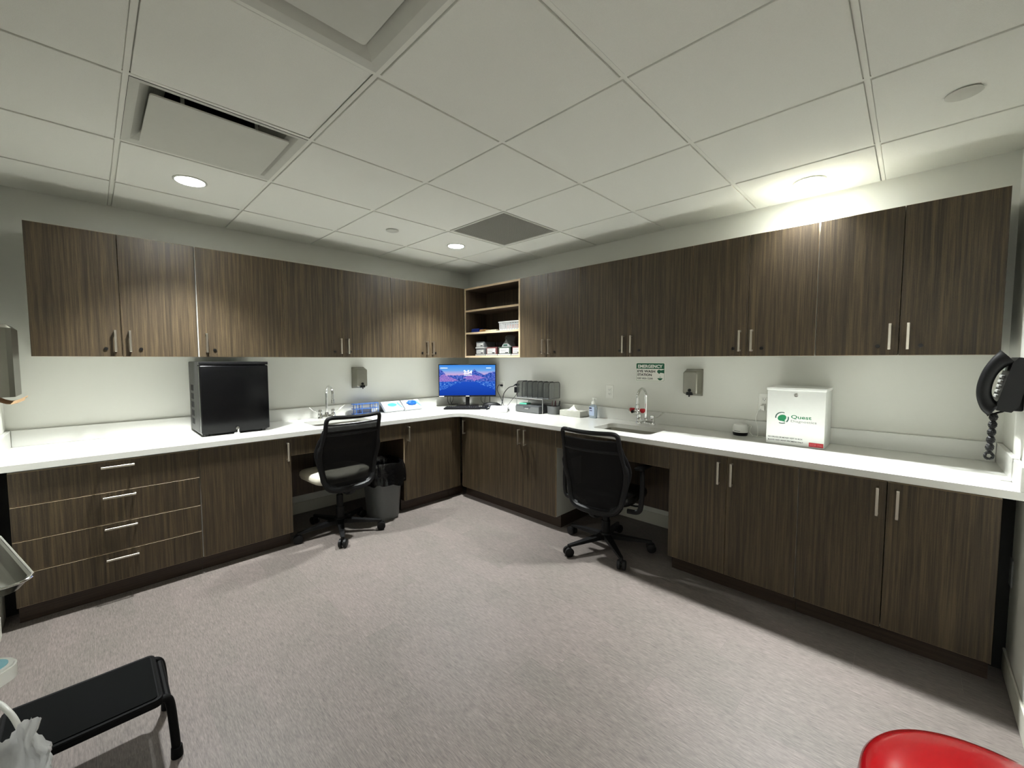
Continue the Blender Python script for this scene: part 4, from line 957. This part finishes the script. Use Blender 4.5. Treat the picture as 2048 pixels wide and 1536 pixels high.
for z_ in [.0, .012, .022, .032, .042, .052, .062, .072]:
    e_ = z_ * .08; q.box(-hx - e_, hx + e_, -hy - e_, -hy - e_ + .003, z_, z_ + (.012 if z_ == 0 else .0055)).box(-hx - e_, hx + e_, hy + e_ - .003, hy + e_, z_, z_ + .0055).box(-hx - e_, -hx - e_ + .003, -hy, hy, z_, z_ + .0055).box(hx + e_ - .003, hx + e_, -hy, hy, z_, z_ + .0055)
for k in range(9):
    x = -hx + k * 2 * hx / 8; q.box(x - .002, x + .002, -hy - .005, -hy, 0, hh)
q.box(-hx, hx, -hy, hy, 0, .003).box(-hx - .01, hx + .01, -hy - .01, -hy - .002, hh - .01, hh).box(-hx - .01, hx + .01, hy + .002, hy + .01, hh - .01, hh).box(-hx - .01, -hx - .002, -hy, hy, hh - .01, hh).box(hx + .002, hx + .01, -hy, hy, hh - .01, hh)
q.build('basket_body', mat('basket_white', sr(186, 186, 184), .5), t, smooth=False)
tag(MB().rbox(-.235, -.15, -1.02, -.87, zsh(1) + .004, zsh(1) + .055, .01, 2).build('packets', mat('orange_packets', sr(216, 120, 92), .6)), 'orange-pink packets inside the white slotted basket', 'packets')
CLR = mat('clear_bin_plastic', sr(176, 178, 180), .15, trans=.35); LBL = mat('paper_label', sr(170, 170, 166), .7); BINW = mat('bin_off_white', sr(150, 150, 146), .5); DKI = mat('tube_caps_dark', sr(66, 58, 60), .6)
def bin_(y0, y1, z, h, trim, lab, dx=0):
    t = thing('supply_bin', lab, 'bin', (-.17 + dx, -(y0 + y1) / 2, z), -PI / 2, 'labelled supply bins on the bottom shelf'); hx = (y1 - y0) / 2
    MB().rbox(-hx, hx, -.085, .085, 0, .014, .002, 1).build('bin_base', BINW, t)
    MB().rbox(-hx + .006, hx - .006, -.08, .08, .014, h, .003, 1).build('bin_body', trim, t)
    MB().box(-hx * .72, hx * .72, -.083, -.081, .02, h - .012).build('card_label', LBL, t)
    q = MB()
    for k in range(4): q.box(-hx * .6, hx * (.1 + .12 * k), -.0838, -.083, .026 + k * .0125, .0285 + k * .0125)
    q.box(hx * .15, hx * .62, -.0838, -.083, .024, .034); q.build('label_print', INK, t)
    return t
Gy = mat('bin_grey', sr(84, 85, 86), .4); Rd = mat('bin_red_grey', sr(84, 50, 50), .4); Gn = mat('bin_green_grey', sr(44, 56, 48), .4)
bin_(.415, .565, zsh(0), .074, Gy, 'lower labelled clear bin at the left of the bottom shelf')
bin_(.418, .557, zsh(0) + .075, .07, Gy, 'labelled clear bin stacked on the leftmost bin')
bin_(.58, .745, zsh(0), .085, Rd, 'labelled bin with red trim, second from the left on the bottom shelf')
bin_(.757, .94, zsh(0), .085, Gn, 'labelled bin with green trim under the plastic-wrapped gadget')
bin_(.95, 1.085, zsh(0), .085, Rd, 'rightmost labelled bin with red trim on the bottom shelf')
for k in range(6):
    o = MB().cyl((0, 0, 0), (0, 0, .044), .007, n=10).cyl((0, 0, .044), (0, 0, .052), .008, n=10).build('vial', DKI, None, (-.12, -.605 - k * .025, zsh(0) + .0855))
    tag(o, 'dark capped vial standing in the row on the red-trimmed bin', 'vial', 'row of dark vials on the bottom shelf')
t = thing('wrapped_gadget', 'clear plastic-wrapped white and green gadget lying on the green-trimmed bin', 'gadget', (-.18, -.84, zsh(0) + .0855), -PI / 2)
q = MB(); q.add([(-.06, -.04, 0), (.05, -.04, 0), (.06, .04, 0), (-.06, .04, 0), (-.05, -.03, .03), (.0, -.035, .075), (.03, .03, .07), (-.04, .03, .035)], [(0, 3, 2, 1), (4, 5, 6, 7), (0, 1, 5, 4), (1, 2, 6, 5), (2, 3, 7, 6), (3, 0, 4, 7)]); q.build('gadget_body', mat('gadget_white', sr(130, 132, 130), .4), t)
MB().box(-.035, .02, -.0425, -.037, .012, .024, M=Matrix.Identity(4)).build('gadget_stripe', mat('gadget_green', sr(40, 72, 60), .4), t)
q = MB(); n = 20; v = []
for i, (r_, z_) in enumerate([(.05, .06), (.06, .08), (.05, .1), (.03, .115), (.001, .11)]):
    for k in range(n):
        a = 2 * PI * k / n; nn = 1 + .45 * noise.noise(Vector((math.cos(a) * 2.4, math.sin(a) * 2.4, i * 1.3))); v.append((.02 + r_ * math.cos(a) * nn, r_ * .6 * math.sin(a) * nn, z_))
q.add(v, [(i * n + k, i * n + (k + 1) % n, (i + 1) * n + (k + 1) % n, (i + 1) * n + k) for i in range(4) for k in range(n)]).build('plastic_wrap', mat('clear_film', sr(190, 192, 192), .1, trans=.9, ior=1.1), t)

# ------------------------------------------------ foreground
STB = mat('step_black', sr(5, 5, 6), .6, spec=.15, bump=.1, bscale=300)
t = thing('step_stool', 'low black metal step stool with a flat rubber top at the lower left', 'step stool', (-3.165, -1.888, 0))
zx, x0, x1, y0, y1 = .23, -.18, .177, -.145, .14
MB().rprism(x0, x1, y0, y1, zx - .028, zx - .004, .02).build('platform', STB, t)
q = MB(); q.rprism(x0 + .012, x1 - .012, y0 + .012, y1 - .012, zx - .004, zx - .001, .012)
q.build('tread_mat', mat('black_rubber', sr(5, 6, 6), .8, spec=.08), t)
q = MB(); q.tube([(p[0], p[1], zx - .008) for p in rrect(x0 + .004, x1 - .004, y0 + .004, y1 - .004, .018)], .0065, 8, True); q.build('edge_rim', STB, t)
for s, xe in ((-1, x0), (1, x1)):
    for y in (y0 + .02, y1 - .02):
        e2 = xe + s * .018; sy = -1 if y < 0 else 1
        p = smooth_path([(xe - s * .015, y, zx - .02), (xe + s * .006, y, zx - .022), (e2, y + sy * .0, zx - .045), (e2 + s * .006, y + sy * .008, .1), (e2 + s * .01, y + sy * .014, .012)], 5)
        lg = MB().tube(p, .0125, 12).build('leg', STB, t)
        MB().lathe([(.016, 0), (.017, .004), (.0155, .035), (.0135, .037)], 16, (e2 + s * .01, y + sy * .014, 0)).build('rubber_foot', STB, lg)
    MB().tube([(xe + s * .012, y0 + .02, zx - .03), (xe + s * .012, y1 - .02, zx - .03)], .011, 10).build('side_bar', STB, t)

t = thing('exam_stool', 'round red vinyl exam stool cut off at the lower right corner', 'stool', (-2.145, -3.878, 0))
RV = mat('red_vinyl', sr(158, 8, 18), .26, coat=.35)
MB().lathe([(1e-5, .53), (.15, .53), (.172, .533), (.181, .545), (.184, .565), (.181, .588), (.172, .601), (.155, .609), (.12, .613), (.06, .614), (1e-5, .614)], 128).build('seat_cushion', RV, t, ang=80)
MB().lathe([(.165, .515), (.165, .53), (.02, .53), (.02, .515)], 40).build('seat_plate', BLACKP, t)
MB().lathe([(.022, .1), (.022, .3), (.015, .3), (.015, .515)], 20).build('column', CHROME, t)
for k in range(5):
    a = 2 * PI * k / 5 + PI / 2; M = Matrix.Rotation(a, 4, 'Z')
    if abs(math.sin(a) * .17 + -3.878) > 9: continue
    g = MB().tube([(0, 0, .1), (.08, 0, .095), (.165, 0, .07)], [.02, .016, .012], 8, M=M).build('base_leg', CHROME, t)
    MB().tube([(.165, -.014, .027), (.165, .014, .027)], .027, 16, M=M).cyl((.165, 0, .05), (.165, 0, .075), .006, n=8, M=M).build('caster', BLACKP, g)

# instrument tray on wall bracket at left edge
t = thing('instrument_tray', 'stainless instrument tray with a raised rim at the left photo edge', 'tray', (-3.317, -2.262, .85), math.radians(12.7))
q = MB(); R_ = [(.046, .185, 0, .028), (.05, .19, .003, .03), (.062, .202, .02, .034), (.069, .208, .022, .038), (.07, .209, .019, .039), (.064, .204, .015, .036), (.052, .192, -.001, .03)]
v = []
for hx, hy, z_, r_ in R_: v += [(p[0], p[1], z_) for p in rrect(-hx, hx, -hy, hy, r_, 6)]
m = 28; f = [(i * m + k, (i + 1) * m + k, (i + 1) * m + (k + 1) % m, i * m + (k + 1) % m) for i in range(len(R_) - 1) for k in range(m)]
f.append(list(range(m))); f.append([(len(R_) - 1) * m + k for k in range(m)][::-1])
q.add(v, f); TRS = mat('polished_steel', sr(112, 112, 100), .2, 1); q.build('tray_pan', TRS, t)
MB().tube([(p[0], p[1], .021) for p in rrect(-.0695, .0695, -.2085, .2085, .0385, 8)], .0026, 8, True).build('rim', CHROME, t)
tb = thing('tray_bracket', 'steel wall bracket under the instrument tray', 'bracket', (XL, -2.26, .72), PI / 2)
MB().rbox(-.04, .04, -.006, 0, 0, .12, .002, 1).tube([(0, 0, .11), (0, -.09, .12)], .012, 10).tube([(0, 0, .02), (0, -.09, .115)], .007, 8).rbox(-.06, .06, -.16, -.05, .121, .129, .002, 1).build('bracket_arm', STEEL, tb)

# small monitor device with pale blue display on wall bracket, hose
t = thing('vital_signs_unit', 'white handheld unit with a pale blue display at the left photo edge', 'medical device', (-3.318, -2.64, .785), math.radians(45 + 2))
MB().rprism(-.078, .078, -.078, .078, -.008, .014, .026, 10).rprism(-.0755, .0755, -.0755, .0755, .014, .0175, .0245, 10).build('housing', WHITEP, t)
MB().prism(rrect(-.0695, .0695, -.0695, .0695, .02, 8), .0175, .0188).build('display', mat('pale_cyan_display', sr(140, 198, 210), .3), t)
dk = mat('display_ink', sr(70, 110, 124), .4)
MB().lathe([(.0085, 0), (.0085, .0004), (.0068, .0004), (.0068, 0)], 20, (.04, -.04, .0189)).box(.047, .05, -.033, -.027, .0189, .0193).build('display_icon', dk, t)
tb = thing('device_bracket', 'white wall arm carrying the handheld unit', 'bracket', (XL, -2.655, .72), PI / 2)
MB().rbox(-.03, .03, -.006, 0, -.03, .05, .002, 1).tube([(0, 0, .015), (0, -.143, .018), (0, -.143, .036)], .01, 10).build('bracket_arm', WHITEP, tb)
tag(MB().tube(smooth_path([(-3.35, -2.6, .762), (-3.375, -2.45, .66), (-3.345, -2.27, .56), (-3.305, -2.19, .505), (-3.277, -2.235, .49), (-3.262, -2.255, .455), (-3.258, -2.235, .40), (-3.268, -2.205, .33), (-3.3, -2.19, .29)], 6), .0056, 12).build('white_hose', WHITEP), 'white hose hanging from the handheld unit in front of the step stool', 'hose')

# small bin with crumpled white liner at the lower left corner
t = thing('lined_bin', 'crumpled white plastic liner spilling from a small bin at the lower left corner', 'waste bin', (-3.335, -2.385, 0))
MB().lathe([(.085, 0), (.088, .01), (.105, .33), (.108, .335), (.1, .335), (.083, .02)], 32).build('bin_body', mat('small_bin_grey', sr(110, 112, 112), .5), t)
q = MB(); n = 140; v = []; nr = 16
for i in range(nr + 1):
    t_ = max(0, (i - 3) / (nr - 3)); base_z = [.2, .28, .335][i] if i < 3 else .35
    for k in range(n):
        a = 2 * PI * k / n; c_, s_ = math.cos(a), math.sin(a); da = (a - math.radians(32) + PI) % (2 * PI) - PI; lean = math.exp(-(da / .55) ** 2)
        hg = .062 + .02 * noise.noise(Vector((c_ * 1.6 + 4, s_ * 1.6, 1))) + .028 * noise.noise(Vector((c_ * 5, s_ * 5, 7))) + .012 * noise.noise(Vector((c_ * 16, s_ * 16, 3))) + .095 * lean
        fold = .016 * noise.noise(Vector((c_ * 5 + t_ * .8, s_ * 5, t_ * 2.2))) + .010 * abs(noise.noise(Vector((c_ * 11, s_ * 11 + t_ * 1.5, t_ * 4 + 3)))) + .004 * noise.noise(Vector((c_ * 26, s_ * 26, t_ * 9)))
        rr_ = .101 + (.006 if i > 1 else 0) + t_ * .014 + fold * (.3 + t_) * (1 if i > 1 else 0)
        v.append((rr_ * c_, rr_ * s_, base_z + t_ * hg))
q.add(v, [(i * n + k, i * n + (k + 1) % n, (i + 1) * n + (k + 1) % n, (i + 1) * n + k) for i in range(nr) for k in range(n)])
q.build('liner', mat('white_liner', sr(238, 238, 238), .5, bump=.3, bscale=60), t, ang=75)
